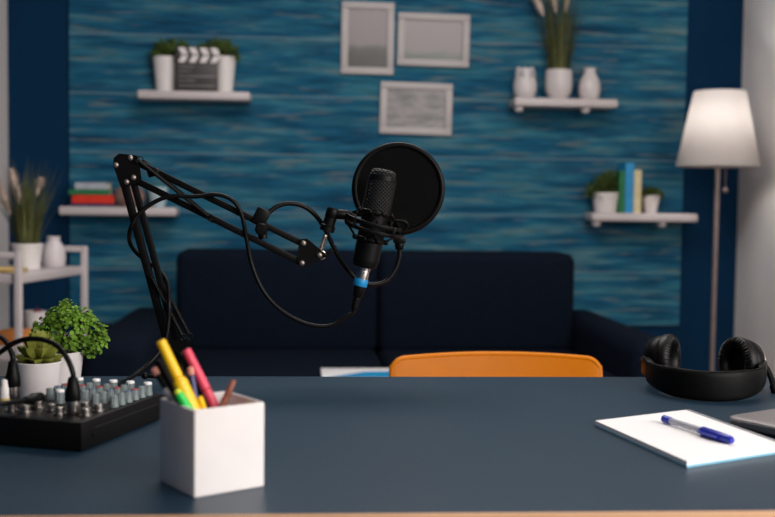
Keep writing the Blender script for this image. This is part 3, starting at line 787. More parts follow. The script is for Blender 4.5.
t = thing('jack_plug', 'white upright plug on the mixer at the left edge of the photo', 'plug', p)
MB(p).lathe([(.0055, 0), (.0062, .002), (.0058, .018), (.0044, .024), (.0036, .030), (.001, .031)], p + V((0, 0, .0003)), (0, 0, 1), 18).build('body', 'white', t)
MB(p).lathe([(.0064, .003), (.0066, .005), (.0064, .007)], p, (0, 0, 1), 18).build('ring', 'rattan', t)
# a jack lying low with its lead going left
q0, q1 = az(38, 398.5, DZ + MT + .010), az(14, 402, DZ + MT + .016)
t = thing('patch_cable', 'black patch cable with low plug lying across the front sockets', 'cable', V((q0.x, q0.y, DZ + MT)), 'cables on the mixer')
d = (q1 - q0).normalized()
MB(t.location).lathe([(.007, -.006), (.0078, -.005), (.0078, .012), (.0062, .016), (.0045, .032)], q0, d, 16).build('plug_boot', 'blackp', t)
MB(t.location).cyl(q0 - V((0, 0, .0098)), q0 - V((0, 0, .002)), .0045, n=14).build('plug_shell', 'chrome', t)
MB(t.location).tube([q0 + d * .028, q1 + d * .02, az(-14, 404, DZ + MT + .018), az(-45, 402, DZ + MT + .01)], .0034, 10, 8).build('cord', 'rubber', t)

# ------------------------------------------------------------------ potted plants on the desk
def potprof(rt, rb, hh, w=.003, lip=0):
    pr = [(rb - .002, 0), (rb, .0015)]
    if lip: pr += [(rt - .0012, hh - lip), (rt + .001, hh - lip + .001)]
    return pr + [(rt + (.001 if lip else 0), hh - .001), (rt - .0008, hh), (rt - w, hh), (rt - w - .001, hh - .012), (.001, hh - .013)]
def potted(name, label, cat, x, y, r, rb, zb, hh, m='ceramic', group=None, lip=0):
    t = thing(name, label, cat, (x, y, zb), group)
    MB().lathe(potprof(r, rb, hh, max(.002, r * .06), lip), (0, 0, 0.0002), (0, 0, 1), 40).build('pot', m, t)
    MB().lathe([(r * .9, hh - .014), (r * .90, hh - .008), (r * .5, hh - .005), (.001, hh - .004)], (0, 0, 0), (0, 0, 1), 24).build('soil', 'soil', t)
    return t
# succulent
sY = 1.60; sc_ = ay(38.6, 362, sY); sr = 22.5 * sY / F; shh = ay(38.6, 361, sY).z - DZ
suc = potted('potted_succulent', 'olive green succulent in a small white pot behind the mixer', 'plant', sc_.x, sY, sr, sr * .80, DZ, shh)
mb = MB()
for ring, (n, L, W, el, rz) in enumerate(((7, .032, .027, .16, .2), (7, .030, .028, .42, .65), (6, .027, .026, .75, .1), (5, .023, .021, 1.05, .5), (3, .017, .014, 1.35, .2))):
    for k in range(n):
        a = rz + 2 * pi * k / n + random.uniform(-.1, .1); e = el + random.uniform(-.08, .08)
        d = V((cos(a) * cos(e), sin(a) * cos(e), sin(e)))
        mb.leaf(V((cos(a) * .004, sin(a) * .004, shh - .001 + ring * .0075)), d, (0, 0, 1), L, W, .12, .22)
mb.build('leaves', 'succ', suc)
# small leaved plant
gY = 1.70; gc = ay(60.5, 351, gY); gr = 22 * gY / F; ghh = ay(60.5, 351, gY).z - DZ
gp = potted('potted_plant', 'bushy round leaved green plant in a white pot behind the succulent', 'plant', gc.x, gY, gr, gr * .80, DZ, ghh)
GB = gp.location
blobs = [((66, 329), .034, 26, 22), ((50, 333), .028, 15, 15), ((88, 331), .026, 14, 17), ((68, 311), .022, 13, 11), ((96, 343), .016, 9, 11), ((57, 318), .022, 14, 12), ((80, 319), .022, 14, 11), ((47, 342), .02, 10, 8), ((76, 343), .024, 14, 10), ((102, 334), .012, 6, 11), ((64, 304), .008, 5, 5), ((38, 327), .010, 5, 6), ((90, 352), .009, 5, 6), ((88, 317), .010, 6, 5)]
lf = MB(GB); stm = MB(GB); root = V((gc.x, gY, DZ + ghh - .004))
for (px, py), ry, rx, rz in blobs:
    c = ay(px, py, gY - .005); rxm, rzm = rx * gY / F, rz * gY / F
    stm.tube([root + V((random.uniform(-.01, .01), random.uniform(-.01, .01), 0)), (root + c) / 2 + V((0, 0, .008)), c], .0011, 5, 4)
    for k in range(int(20 + rx * rz * .62)):
        th, ph = random.uniform(0, 2 * pi), math.acos(random.uniform(-1, 1)); q = random.uniform(.55, 1.05)
        off = V((sin(ph) * cos(th) * rxm, sin(ph) * sin(th) * ry, cos(ph) * rzm)) * q
        p = c + off; out = (off + V((0, -.006, .012))).normalized()
        dd = V((random.gauss(0, 1), random.gauss(0, 1), random.gauss(0, .6))).normalized(); dd = (dd - out * dd.dot(out) * .75).normalized()
        W = random.uniform(.0042, .0072); lf.leaf(p, dd, out + V((.001, 0, .002)), W * 1.1, W, .05, .10)
lf.build('foliage', 'leaf', gp); stm.build('stems', 'stem', gp)

# ------------------------------------------------------------------ orange chair
cY = 2.30; x0, x1 = ay(390.3, 370, cY).x, ay(596, 370, cY).x; ct = ay(495, 354.2, cY).z; cxm = (x0 + x1) / 2; cw = (x1 - x0) / 2
chair = thing('chair', 'amber orange moulded chair on the far side of the desk', 'chair', (cxm, cY - .17, 0))
HBc = chair.location
def backgrid(inset, yoff, z0, rnd=.028):
    cols = []
    n = 36
    for i in range(n + 1):
        s = -1 + 2 * i / n; s = math.copysign(1 - (1 - abs(s)) ** 1.5, s); x = s * (cw - inset)
        e = max(0, abs(x) - (cw - inset - rnd)) / rnd
        zt = ct - inset - rnd * (1 - sqrt(max(0, 1 - e * e))) - .007 * (x / cw) ** 2
        col = []
        for j in range(9):
            f_ = j / 8; z = z0 + (zt - z0) * f_
            col.append(V((cxm + x, cY + yoff - .035 * (x / cw) ** 2 - .05 * (1 - f_) * .9, z)))
        cols.append(col)
    return cols
mb = MB(HBc)
a_, b_ = backgrid(0, 0, .46), backgrid(0, .011, .46)
VA = [[mb.v(p) for p in c] for c in a_]; VB = [[mb.v(p) for p in c] for c in b_]
nI, nJ = len(VA), len(VA[0])
for i in range(nI - 1):
    for j in range(nJ - 1):
        mb._f((VA[i][j], VA[i + 1][j], VA[i + 1][j + 1], VA[i][j + 1])); mb._f((VB[i][j], VB[i][j + 1], VB[i + 1][j + 1], VB[i + 1][j]))
    mb._f((VA[i][-1], VA[i + 1][-1], VB[i + 1][-1], VB[i][-1])); mb._f((VA[i][0], VB[i][0], VB[i + 1][0], VA[i + 1][0]))
for j in range(nJ - 1):
    mb._f((VA[0][j], VA[0][j + 1], VB[0][j + 1], VB[0][j])); mb._f((VA[-1][j], VB[-1][j], VB[-1][j + 1], VA[-1][j + 1]))
mb.build('backrest', 'orange', chair, ang=60)
rimp = [c[-1] for c in a_]
mb = MB(HBc).tube([a_[0][0] + YV * .004, a_[0][4] + YV * .004] + [p + YV * .004 for p in rimp] + [a_[-1][4] + YV * .004, a_[-1][0] + YV * .004], .0058, 10, 2); mb.build('rim', 'orange', chair, ang=60)
MB(HBc).box((cxm, cY - .22, .452), (cw * 1.94, .40, .022), bev=.009, seg=3).build('seat', 'orange', chair)
for sx in (-1, 1):
    for yy, sp in ((-.38, -.03), (-.07, .05)):
        MB(HBc).tube([(cxm + sx * (cw - .05), cY + yy, .445), (cxm + sx * (cw - .01), cY + yy + sp, .002)], .012, 12, 3).build('leg', 'chrome', chair)

# ------------------------------------------------------------------ sofa
sxl, sxr = ay(92, 340, 3.9).x, ay(655, 345, 3.9).x
il, ir = ay(175, 300, 4.44).x, ay(576, 300, 4.44).x
bt = ay(378, 251.5, 4.5).z; at_ = ay(600, 322, 4.2).z
sofa = thing('sofa', 'navy blue fabric sofa against the blue wall', 'sofa', ((sxl + sxr) / 2, 4.4, 0))
SO = sofa.location
def cush(name, a, b, bev, m='sofa'):
    a, b = V(a), V(b); return MB(SO).box((a + b) / 2, b - a, bev=bev, seg=4).build(name, m, sofa, ang=60)
cush('base', (il + .002, 3.64, .12), (ir - .002, 4.84, .285), .02)
xm = (il + ir) / 2
for a, b in ((il, xm), (xm, ir)):
    cush('seat_cushion', (a + .003, 3.62, .287), (b - .003, 4.54, .438), .035)
    cush('back_cushion', (a + .001, 4.44, .420), (b - .001, 4.68, bt), .04)
cush('back_frame', (sxl + .03, 4.66, .13), (sxr - .03, 4.86, at_ - .02), .04)
cush('arm', (sxl, 3.62, .10), (il - .001, 4.75, at_), .06); cush('arm', (ir + .001, 3.62, .10), (sxr, 4.75, at_), .06)
for x in (sxl + .08, sxr - .08):
    for y in (3.70, 4.68): MB(SO).cyl((x, y, .001), (x, y, .125), .018, .026, n=14).build('leg', 'keyb', sofa)
# magazine on the seat
mx0, mx1 = ay(321, 372, 3.8).x, ay(402, 372, 3.8).x; SZ = .4384
mg = thing('magazine', 'white magazine with cyan cover corner lying on the sofa seat', 'magazine', ((mx0 + mx1) / 2, 3.76, SZ))
MB(mg.location).box(((mx0 + mx1) / 2, 3.76, SZ + .006), (mx1 - mx0, .21, .012), bev=.001).build('page_block', 'paper', mg)
MB(mg.location).prism([(mx0 + .02, 3.658, SZ + .0122), (mx1 - .004, 3.658, SZ + .0122), (mx1 - .004, 3.79, SZ + .0122), (mx0 + .15, 3.775, SZ + .0122)], (0, 0, .0008)).build('cover_print', 'bblue', mg, smooth=False)['label'] = 'cyan cover print'

# ------------------------------------------------------------------ floor lamp
LY = 4.5; lt, lb = ay(719.6, 91.5, LY), ay(718, 166.5, LY); lx = (lt.x + lb.x) / 2
r0 = 25.6 * LY / F; r1 = 41.2 * LY / F
lamp = thing('floor_lamp', 'lit floor lamp with white tapered shade in the right corner', 'lamp', (lx, LY, 0))
hs = lt.z - lb.z; np_ = 120
pr = [(r1, 0), (r1 * .999, .004), (r0, hs - .002), (r0 - .001, hs), (r0 - .004, hs), (r1 - .005, .001)]
mb = MB(); z0 = lb.z
z_ = V((0, 0, 1)); rings = []
for r, hgt in pr:
    rings.append([V(((r + (.0016 if k % 2 else -.0008)) * cos(2 * pi * k / (2 * np_)), (r + (.0016 if k % 2 else -.0008)) * sin(2 * pi * k / (2 * np_)), z0 + hgt)) for k in range(2 * np_)])
VR = [[mb.v(p) for p in q] for q in rings]
for i in range(len(VR)):
    a, b = VR[i], VR[(i + 1) % len(VR)]
    for k in range(2 * np_): mb._f((a[k], a[(k + 1) % (2 * np_)], b[(k + 1) % (2 * np_)], b[k]))
sho = mb.build('lamp_shade', 'shade', lamp, ang=80)
MB().cyl((0, 0, .02), (0, 0, z0 + .03), .0105, n=20).build('pole', 'pole', lamp)
MB().lathe([(.14, 0.0005), (.142, .004), (.14, .018), (.10, .022), (.02, .026), (.014, .04)], (0, 0, 0), (0, 0, 1), 40).build('base', 'pole', lamp)
MB().lathe([(.012, 0), (.02, .004), (.02, .05), (.014, .054)], (0, 0, z0 + .03), (0, 0, 1), 20).build('socket', 'white', lamp)
MB().lathe([(.012, 0), (.014, .01), (.028, .045), (.030, .06), (.022, .082), (.004, .09)], (0, 0, z0 + .084), (0, 0, 1), 24).build('bulb', 'bulb', lamp)
for k in range(3):
    a = k * 2 * pi / 3; MB().cyl((cos(a) * .018, sin(a) * .018, z0 + .035), (cos(a) * (r1 - .004), sin(a) * (r1 - .004), z0 + .006), .0015, n=6).build('shade_spoke', 'pole', lamp)
pcx = ay(725.5, 180, LY).x - lx
ch = MB()
zk = ay(725.5, 188, LY).z
for k in range(26):
    zz = z0 + .03 - (z0 + .03 - zk) * k / 25; ch.ball((pcx, 0, zz), .0022, n=4)
ch.cyl((pcx, 0, zk), (pcx, 0, z0 + .03), .0008, n=6)
ch.bar((0, 0, z0 + .036), (pcx, 0, z0 + .030), .004, .004)
cho = ch.build('pull_chain', 'pole', lamp)
MB().ball((pcx, 0, zk - .010), .012, n=8).build('pull_knob', 'pole', cho)

# ------------------------------------------------------------------ wall shelves
SD = .15; SY = WY - .015 - SD
def shelf(label, xa, ya, xb, yb, br=()):
    a, b = ay(xa, ya, SY), ay(xb, yb, SY); zt = (a.z + b.z) / 2; th = 8.6 * SY / F
    t = thing('wall_shelf', label, 'shelf', ((a.x + b.x) / 2, SY + SD, zt - th), 'white wall shelves')
    MB(t.location).box(((a.x + b.x) / 2, SY + SD / 2, zt - th / 2), (b.x - a.x, SD, th), bev=.009, seg=3).build('board', 'shelf', t)
    for bx in br:
        q = ay(bx, ya + 12, SY + .03); MB(t.location).lathe([(.022, 0), (.022, .004), (.018, .022), (.010, .026)], (q.x, SY + .035, zt - th + .002), (0, 0, -1), 18).build('bracket', 'shelf', t)
    return t, zt + .0004
shUL, zUL = shelf('white wall shelf at upper left holding the clapperboard and two pots', 137, 89.3, 250, 92)
shUR, zUR = shelf('white wall shelf at upper right holding two vases and a pot of grass', 515, 97, 618.5, 99.5, (519, 585.5))
shLR, zLR = shelf('white wall shelf at lower right holding three books between two pots', 592.5, 212.3, 698.5, 214.5, (596.5, 662))
shLL, zLL = shelf('white wall shelf at lower left behind the boom arm holding stacked books', 58.5, 206, 176, 208)

IY = SY + .075
def X(px, py, Y=IY): return ay(px, py, Y).x
def W(n, Y=IY): return n * Y / F
def bush(t, r, z, n, size, sq=.8, m='darkleaf', seed=1, name='foliage', xmax=9, xmin=-9, ky=.6, cx=0):
    rnd = random.Random(seed); mb = MB()
    for k in range(n):
        th = rnd.uniform(0, 2 * pi); ph = math.acos(rnd.uniform(-.35, 1)); q = rnd.uniform(.45, 1.05)
        o = V((sin(ph) * cos(th) * r, sin(ph) * sin(th) * r * ky, cos(ph) * r * sq)) * q
        if o.x > xmax or o.x < xmin: continue
        d = (o.normalized() + V((rnd.gauss(0, .6), rnd.gauss(0, .6), rnd.uniform(-.3, .7)))).normalized()
        mb.leaf(V((cx, 0, z)) + o, d, (rnd.gauss(0, 1), rnd.gauss(0, 1), 1.3), size * rnd.uniform(.7, 1.2), size * .6, .1, .1)
    for k in range(10):
        th = rnd.uniform(0, 2 * pi); q = rnd.uniform(.1, .7); mb.cyl((0, 0, z - .02), (cos(th) * r * q, sin(th) * r * q, z + r * .5 * sq), .0015, n=5)
    return mb.build(name, m, t)
# upper left: two pots, clapperboard
for xa, xb, lab, sd in ((154, 177, 'dark green plant in a white pot left of the clapperboard', 3), (213.5, 235, 'dark green plant in a white pot right of the clapperboard', 5)):
    hh = ay(xa, 57, IY + .018).z - zUL; Yp = IY + .018
    t = potted('potted_plant', lab, 'plant', X((xa + xb) / 2, 75, Yp), Yp, W((xb - xa) / 2 + .6, Yp), W((xb - xa) / 2 - 2.5, Yp), zUL, hh, 'white', 'white potted plants on the wall shelves')
    bush(t, W(18, Yp), hh + .004, 420, .024, .82, seed=sd, cx=W(6) if xa < 200 else -W(6), ky=.42)
cX0, cX1 = X(175.5, 70, IY - .055), X(219, 70, IY - .055); cz1 = ay(197, 63, IY - .055).z; cz2 = ay(197, 47.5, IY - .055).z
cy = SY + .018
clp = thing('clapperboard', 'black film clapperboard with striped clapper leaning between two pots', 'clapperboard', ((cX0 + cX1) / 2, cy, zUL))
LB = clp.location
MB(LB).box(((cX0 + cX1) / 2, cy, (zUL + cz1) / 2 + .001), (cX1 - cX0 - .008, .010, cz1 - zUL), bev=.002).build('slate', 'slate', clp)
bs = clp
mb = MB(LB)
cwid = cX1 - cX0
for k, (zf, x_a, x_b) in enumerate(((.86, .06, .42), (.70, .06, .36), (.52, .06, .92), (.36, .06, .46), (.18, .06, .92))):
    zz = zUL + (cz1 - zUL) * zf
    mb.box((cX0 + cwid * (x_a + x_b) / 2, cy - .0054, zz), (cwid * (x_b - x_a), .0008, .0035))
mb.build('ruled_lines', 'chalk', clp, smooth=False)
for zz0, zz1, sl in ((cz1, (cz1 + cz2) / 2 - .001, 1), ((cz1 + cz2) / 2 + .001, cz2, -1)):
    st_ = MB(LB).box(((cX0 + cX1) / 2, cy, (zz0 + zz1) / 2), (cwid, .012, abs(zz1 - zz0) - .001), bev=.0015).build('clapper_stick', 'slate', clp)
    mb = MB(LB)
    for k in range(4):
        xx = cX0 + cwid * (.06 + .245 * k); hz = abs(zz1 - zz0) - .003; w_ = cwid * .155; sh_ = .016 * sl
        zb_ = min(zz0, zz1) + .001
        xa_, xb_ = (xx + (0 if sl > 0 else .016)), 0
        mb.prism([(xa_, cy - .0062, zb_), (xa_ + w_, cy - .0062, zb_), (xa_ + w_ + sh_, cy - .0062, zb_ + hz), (xa_ + sh_, cy - .0062, zb_ + hz)], (0, -.0008, 0))
    mb.build('white_stripes', 'white', st_, smooth=False)['label'] = 'white slanted stripes'
MB(LB).cyl((cX0 + .012, cy - .009, (cz1 + cz2) / 2), (cX0 + .012, cy + .009, (cz1 + cz2) / 2), .004, n=10).build('hinge_pin', 'chrome', clp)

# upper right: owl, grass pot, bottle vase
ow_x = X(525, 85); hh = ay(525, 66.5, IY).z - zUR; wr = W(12)
t = thing('owl_figurine', 'white owl shaped figurine at the left end of the upper right shelf', 'figurine', (ow_x, IY, zUR))
bd = MB().lathe([(wr * .70, 0.0002), (wr * .80, .004), (wr * .97, hh * .25), (wr * .98, hh * .45), (wr * .86, hh * .66), (wr * .84, hh * .82), (wr * .70, hh * .93), (wr * .3, hh * .96), (.001, hh * .965)], (0, 0, 0), (0, 0, 1), 32).build('body', 'ceramic', t)
for s_ in (-1, 1):
    MB().lathe([(wr * .30, 0), (wr * .2, hh * .1), (.001, hh * .15)], (s_ * wr * .52, 0, hh * .85), (s_ * .25, 0, 1), 14).build('ear', 'ceramic', t)
    MB().torus((s_ * wr * .34, -wr * .80, hh * .74), (0, -1, .1), wr * .22, wr * .05, 18, 6).lathe([(wr * .1, 0), (.001, wr * .06)], (s_ * wr * .34, -wr * .80, hh * .74), (0, -1, 0), 10).build('eye', 'greyp', t)
MB().lathe([(wr * .1, 0), (.001, wr * .25)], (0, -wr * .80, hh * .64), (0, -1, -.5), 10).build('beak', 'ceramic', t)

def grass_plant(t, zt, n, H, spread, r, plumes, seed, bw=.004):
    rnd = random.Random(seed); mb = MB()
    for k in range(n):
        a = rnd.uniform(0, 2 * pi); rr = r * sqrt(rnd.random()) * .75; lean = rnd.uniform(.02, spread)
        d = V((cos(a) * lean * .6, sin(a) * lean * (.1 if sin(a) > 0 else .5), 1)); L = H * rnd.uniform(.55, 1.05); bn = rnd.uniform(.0, .45) * (rnd.random() ** 1.5)
        mb.blade(V((cos(a) * rr, sin(a) * rr, zt)), d, L, bw * rnd.uniform(.7, 1.3), V((cos(a) * bn, sin(a) * bn * (.12 if sin(a) > 0 else .6), -bn * .35)), 6)
    mb.build('grass_blades', 'grass', t)
    for (px, pz, dx, dz, L, R) in plumes:
        st = MB(); a = V((px * .25, 0, zt)); b = V((px, -.01, pz)); st.tube([a, a.lerp(b, .5) + V((0, 0, .01)), b], .0016, 6, 4)
        so = st.build('plume_stalk', 'stem', t)
        pm = MB(); d = V((dx, 0, dz)).normalized(); x = d.orthogonal().normalized(); y = d.cross(x)
        for k in range(170):
            u = rnd.random(); th = rnd.uniform(0, 2 * pi); rad = R * sin(pi * min(1, u * .92 + .06)) ** .7
            p0_ = b + d * (L * u); o = x * cos(th) + y * sin(th)
            pm.blade(p0_, (d * 1.1 + o).normalized(), rad * 1.5 + .006, .0045, o * .1, 3)
        pm.lathe([(.002, 0), (R * .55, L * .3), (R * .45, L * .7), (.001, L)], b, d, 8)
        pm.build('plume', 'plume', so)
gx = X(558.5, 84); hh = ay(558, 70, IY).z - zUR; gr_ = W(13.7)
t = thing('potted_grass', 'tall grass with pale plumes in a white pot on the upper right shelf', 'plant', (gx, IY, zUR))
MB().lathe([(gr_ * .62, .0002), (gr_ * .70, .006), (gr_ * .96, hh * .28), (gr_, hh * .55), (gr_ * .97, hh * .98), (gr_ * .90, hh), (gr_ * .86, hh * .98), (gr_ * .85, hh * .85), (.001, hh * .84)], (0, 0, 0), (0, 0, 1), 36).build('pot', 'ceramic', t)
MB().lathe([(gr_ * .84, hh * .84), (gr_ * .83, hh * .88), (.001, hh * .9)], (0, 0, 0), (0, 0, 1), 20).build('soil', 'soil', t)
def zl(py, z): return ay(558, py, IY).z - z
grass_plant(t, hh * .86, 120, .44, .30, gr_, [(-.075, zl(17, zUR), -.45, 1, .15, .021), (-.020, zl(14, zUR), -.12, 1, .15, .021), (.024, zl(12, zUR), .12, 1, .15, .016)], 11, .006)
vx = X(589.5, 82); hh = ay(589, 68.3, IY).z - zUR; vr = W(11)
mb = MB().lathe([(vr * .72, .0002), (vr * .82, .004), (vr * .98, hh * .22), (vr, hh * .42), (vr * .88, hh * .62), (vr * .62, hh * .80), (vr * .50, hh * .88), (vr * .54, hh * .96), (vr * .58, hh), (vr * .44, hh), (vr * .4, hh * .9), (.001, hh * .88)], (0, 0, 0), (0, 0, 1), 36)
o = mb.build('vase', 'ceramic'); o.location = (vx, IY, zUR); tag(o, 'white narrow necked vase right of the grass pot on the upper shelf', 'vase')

# lower right: pots and books
for xa, xb, yt, lab, br_, sd in ((591.5, 620, 192.5, 'dark green plant in the wider white pot left of three upright books', 20, 21), (641.5, 660, 195.5, 'dark green plant in the small white pot right of three upright books', 11.5, 22)):
    hh = ay(xa, yt, IY).z - zLR
    t = potted('potted_plant', lab, 'plant', X((xa + xb) / 2, 200), IY, W((xb - xa) / 2), W((xb - xa) / 2 - 3.2), zLR, hh, 'white', 'white potted plants on the wall shelves', .012 if xa < 600 else 0)
    bush(t, W(br_), hh + (.002 if xa < 600 else -.004), 420 if xa < 600 else 220, .020, .95 if xa < 600 else .66, seed=sd, xmax=(W(12.5) if xa < 600 else 9), xmin=(-9 if xa < 600 else -W(7.5)), ky=.6)
def book_up(label, xa, xb, yt, m, dep=.12, group='upright books on the lower right shelf'):
    X0, X1 = X(xa, 195, IY - .055), X(xb, 195, IY - .055); zt = ay((xa + xb) / 2, yt, IY - .055).z; y0 = IY - .055
    t = thing('book', label, 'book', ((X0 + X1) / 2, y0 + dep / 2, zLR), group); B = t.location; w = X1 - X0; hh = zt - zLR
    mb = MB(B); mb.box((X0 + .0012, y0 + dep / 2, zLR + hh / 2), (.0024, dep, hh)).box((X1 - .0012, y0 + dep / 2, zLR + hh / 2), (.0024, dep, hh)).box(((X0 + X1) / 2, y0 + .0015, zLR + hh / 2), (w, .003, hh))
    mb.build('cover', m, t, smooth=False)
    MB(B).box(((X0 + X1) / 2, y0 + dep / 2 + .001, zLR + hh / 2), (w - .005, dep - .008, hh - .008)).build('page_block', 'pages', t, smooth=False)
    MB(B).box(((X0 + X1) / 2, y0 - .0002, zLR + hh * .62), (w * .4, .0006, hh * .35)).build('spine_title', m, t, smooth=False)
book_up('green upright book left of the tall blue one', 619.2, 624.8, 170.5, 'bgreen')
book_up('tall sky blue upright book between the green and cream ones', 625, 633.6, 163, 'bblue')
book_up('cream upright book right of the tall blue one', 633.8, 641.2, 170, 'bcream', .115)

# lower left: stack of books, round pot, pale jar
z = zLL
for (xa, xb, ya, yb, m, lab, rz) in ((70, 115, 206, 203.2, 'bnavy', 'thin purple book at the bottom of the stack on the lower left shelf', .02), (72, 114, 203, 194.5, 'bred', 'thick red book in the middle of the stack on the lower left shelf', -.03),
                                     (68, 109, 194.2, 189.0, 'bgreen', 'green book near the top of the stack on the lower left shelf', .05), (75, 107, 188.8, 182, 'bgrey', 'grey white book topmost of the stack on the lower left shelf', -.04)):
    X0, X1 = X(xa, ya, IY - .05), X(xb, yb, IY - .05); hh = (ya - yb) * (IY - .05) / F
    t = thing('book', lab, 'book', ((X0 + X1) / 2, IY + .01, z + .0003), 'stacked books on the lower left shelf', rz); w = X1 - X0; dp = .112
    c_ = .0022
    mb = MB(); mb.box((0, 0, c_ / 2), (w, dp, c_)).box((0, 0, hh - c_ / 2), (w, dp, c_)).box((0, -dp / 2 + c_ / 2, hh / 2), (w, c_, hh)); mb.build('cover', m, t, smooth=False)
    MB().box((0, .001, hh / 2), (w - .008, dp - .008, hh - 2 * c_ - .0004)).build('page_block', 'pages', t, smooth=False)
    z += hh + .0003
bx = X(129.5, 196); r = W(15.5); hh = ay(129, 186, IY).z - zLL
mb = MB().lathe([(r * .55, .0002), (r * .7, .004), (r * .97, hh * .32), (r, hh * .52), (r * .86, hh * .8), (r * .62, hh * .97), (r * .55, hh), (r * .5, hh * .97), (r * .6, hh * .8), (.001, hh * .3)], (0, 0, 0), (0, 0, 1), 32)
o = mb.build('bowl', 'taupe'); o.location = (bx, IY, zLL); tag(o, 'round taupe clay bowl right of the stacked books, behind the boom arm', 'bowl')
jx = X(158, 196); r = W(9.5); hh = ay(158, 187, IY).z - zLL
mb = MB().lathe([(r * .7, .0002), (r * .75, .004), (r * .95, hh * .6), (r, hh), (r * .92, hh), (r * .86, hh * .6), (.001, hh * .1)], (0, 0, 0), (0, 0, 1), 28)
o = mb.build('jar', 'pale'); o.location = (jx, IY, zLL); tag(o, 'pale aqua jar at the right end of the lower left shelf behind the boom arm', 'jar')

# ------------------------------------------------------------------ pictures
def picture(label, TL, TR, BL, BR, m, bw=6.8):
    Y = WY - .015; FT = .018
    q = [ay(*p, Y - FT) for p in (TL, TR, BR, BL)]; c = sum(q, V()) / 4
    w = ((q[1] - q[0]).length + (q[2] - q[3]).length) / 2; hh = ((q[3] - q[0]).length + (q[2] - q[1]).length) / 2
    dvec = (q[1] - q[0]) + (q[2] - q[3]); tilt = math.atan2(dvec.z, dvec.x)
    t = thing('picture_frame', label, 'picture', (c.x, Y, c.z - hh / 2), 'framed pictures on the wooden wall panel')
    rm = Matrix.Rotation(-tilt, 4, 'Y'); b = bw * Y / F; o = V((0, -FT / 2 - .0003, hh / 2))
    mb = MB()
    for cx_l, cz_l, sw, shh in ((0, hh / 2 - b / 2, w, b), (0, -hh / 2 + b / 2, w, b), (-w / 2 + b / 2, 0, b, hh - 2 * b), (w / 2 - b / 2, 0, b, hh - 2 * b)):
        mb.box(o + rm @ V((cx_l, 0, cz_l)), (sw, FT, shh), rm, .0025)
    mb.build('frame', 'frame', t)
    ob = MB().box((0, 0, 0), (w - 2 * b, .004, hh - 2 * b)).build('print', m, t, smooth=False)
    ob.location = o + V((0, .003, 0)); ob.rotation_euler = (0, -tilt, 0)
picture('portrait picture of a misty field, leftmost of the upper two frames', (341.7, .8), (394.5, 2.8), (341, 73.5), (393.6, 74.8), 'ph1')
picture('landscape picture of a flat grey sea, right of the portrait frame', (398.2, 12), (470, 14.6), (397.2, 65), (469.2, 67.6), 'ph2')
picture('landscape picture of grey clouds, hanging lowest just above the pop filter', (380.4, 81.3), (452.6, 83.6), (379.8, 133), (451.8, 136), 'ph3')

# ------------------------------------------------------------------ trolley at the left
P1, P2 = ay(18.5, 285, 3.72), ay(84.5, 274, 4.22); P1.z = P2.z = 0
e = (P2 - P1).normalized(); f_ = V((-e.y, e.x, 0)); TW = .28; TL_ = (P2 - P1).length
tc = (P1 + P2) / 2 + f_ * (TW / 2)
zt = (ay(18.5, 275.5, 3.72).z + ay(84.5, 265.5, 4.22).z) / 2; zr = ay(84.5, 246, 4.22).z
trol = thing('trolley', 'white open trolley with a pot of grass on it at the left', 'trolley', tc, rotz=math.atan2(e.y, e.x))
ps = .022
for sx in (-1, 1):
    for sy in (-1, 1):
        pst = MB().box((sx * TL_ / 2, sy * TW / 2, (zr + .035) / 2), (ps, ps, zr - .035), bev=.003).build('post', 'shelf', trol)
        MB().torus((sx * TL_ / 2, sy * TW / 2, .018), (0, 1, 0), .012, .006, 18, 8).lathe([(.010, -.004), (.010, .004)], (sx * TL_ / 2, sy * TW / 2, .018), (0, 1, 0), 14).bar((sx * TL_ / 2, sy * TW / 2, .018), (sx * TL_ / 2, sy * TW / 2, .04), .008, .008).build('caster', 'rubber', pst)
    MB().box((sx * TL_ / 2, 0, zr - .012), (.020, TW - ps, .022), bev=.003).build('handle_rail', 'shelf', trol)
TT = .032
zlow = zt - .42; zmid = ay(18, 349, 3.8).z
for zz in (zt, zmid, .16):
    MB().box((0, 0, zz - TT / 2), (TL_ - ps * .4, TW - ps * .4, TT), bev=.003).build('tray', 'shelf', trol)
def tp(x, y): return tc + e * x + f_ * y
# grass pot on the trolley
GY = 4.0; gx = ay(27, 258, GY).x; hh = ay(27, 243.5, GY).z - zt; gr_ = 15.3 * GY / F
t = potted('potted_grass', 'grass with cream plumes in a white pot on the trolley', 'plant', gx, GY, gr_, gr_ * .80, zt + .0004, hh, 'white', None, .010)
def tz(py): return ay(20, py, GY).z - zt
grass_plant(t, hh - .01, 150, .31, .45, gr_, [(-.055, tz(215), -.35, 1, .12, .020), (-.02, tz(205), -.25, 1, .13, .018), (.038, tz(196), .25, 1, .065, .013), (-.09, tz(208), -.5, 1, .12, .018)], 31, .007)
vY = 4.14; vx = ay(53.5, 255, vY).x; hh = ay(53, 236.5, vY).z - zt; vr = 11.5 * vY / F
mb = MB().lathe([(vr * .86, .0003), (vr * .92, .004), (vr, hh * .3), (vr * .95, hh * .5), (vr * .72, hh * .74), (vr * .52, hh * .86), (vr * .55, hh * .97), (vr * .58, hh), (vr * .46, hh), (vr * .4, hh * .9), (.001, hh * .85)], (0, 0, 0), (0, 0, 1), 64, mod=lambda a: 1 + .03 * cos(18 * a))
o = mb.build('vase', 'ceramic2', ang=70); o.location = (vx, vY, zt + .0004); tag(o, 'pale ribbed vase right of the grass pot on the trolley', 'vase')
ty_ = 3.86; tx_ = ay(6, 268, ty_).x
o = MB().lathe([(.055, .0003), (.062, .004), (.066, .012), (.062, .013), (.056, .006), (.001, .005)], (0, 0, 0), (0, 0, 1), 36).build('plate', 'rattan'); o.location = (tx_ + .01, ty_, zt + .0004)
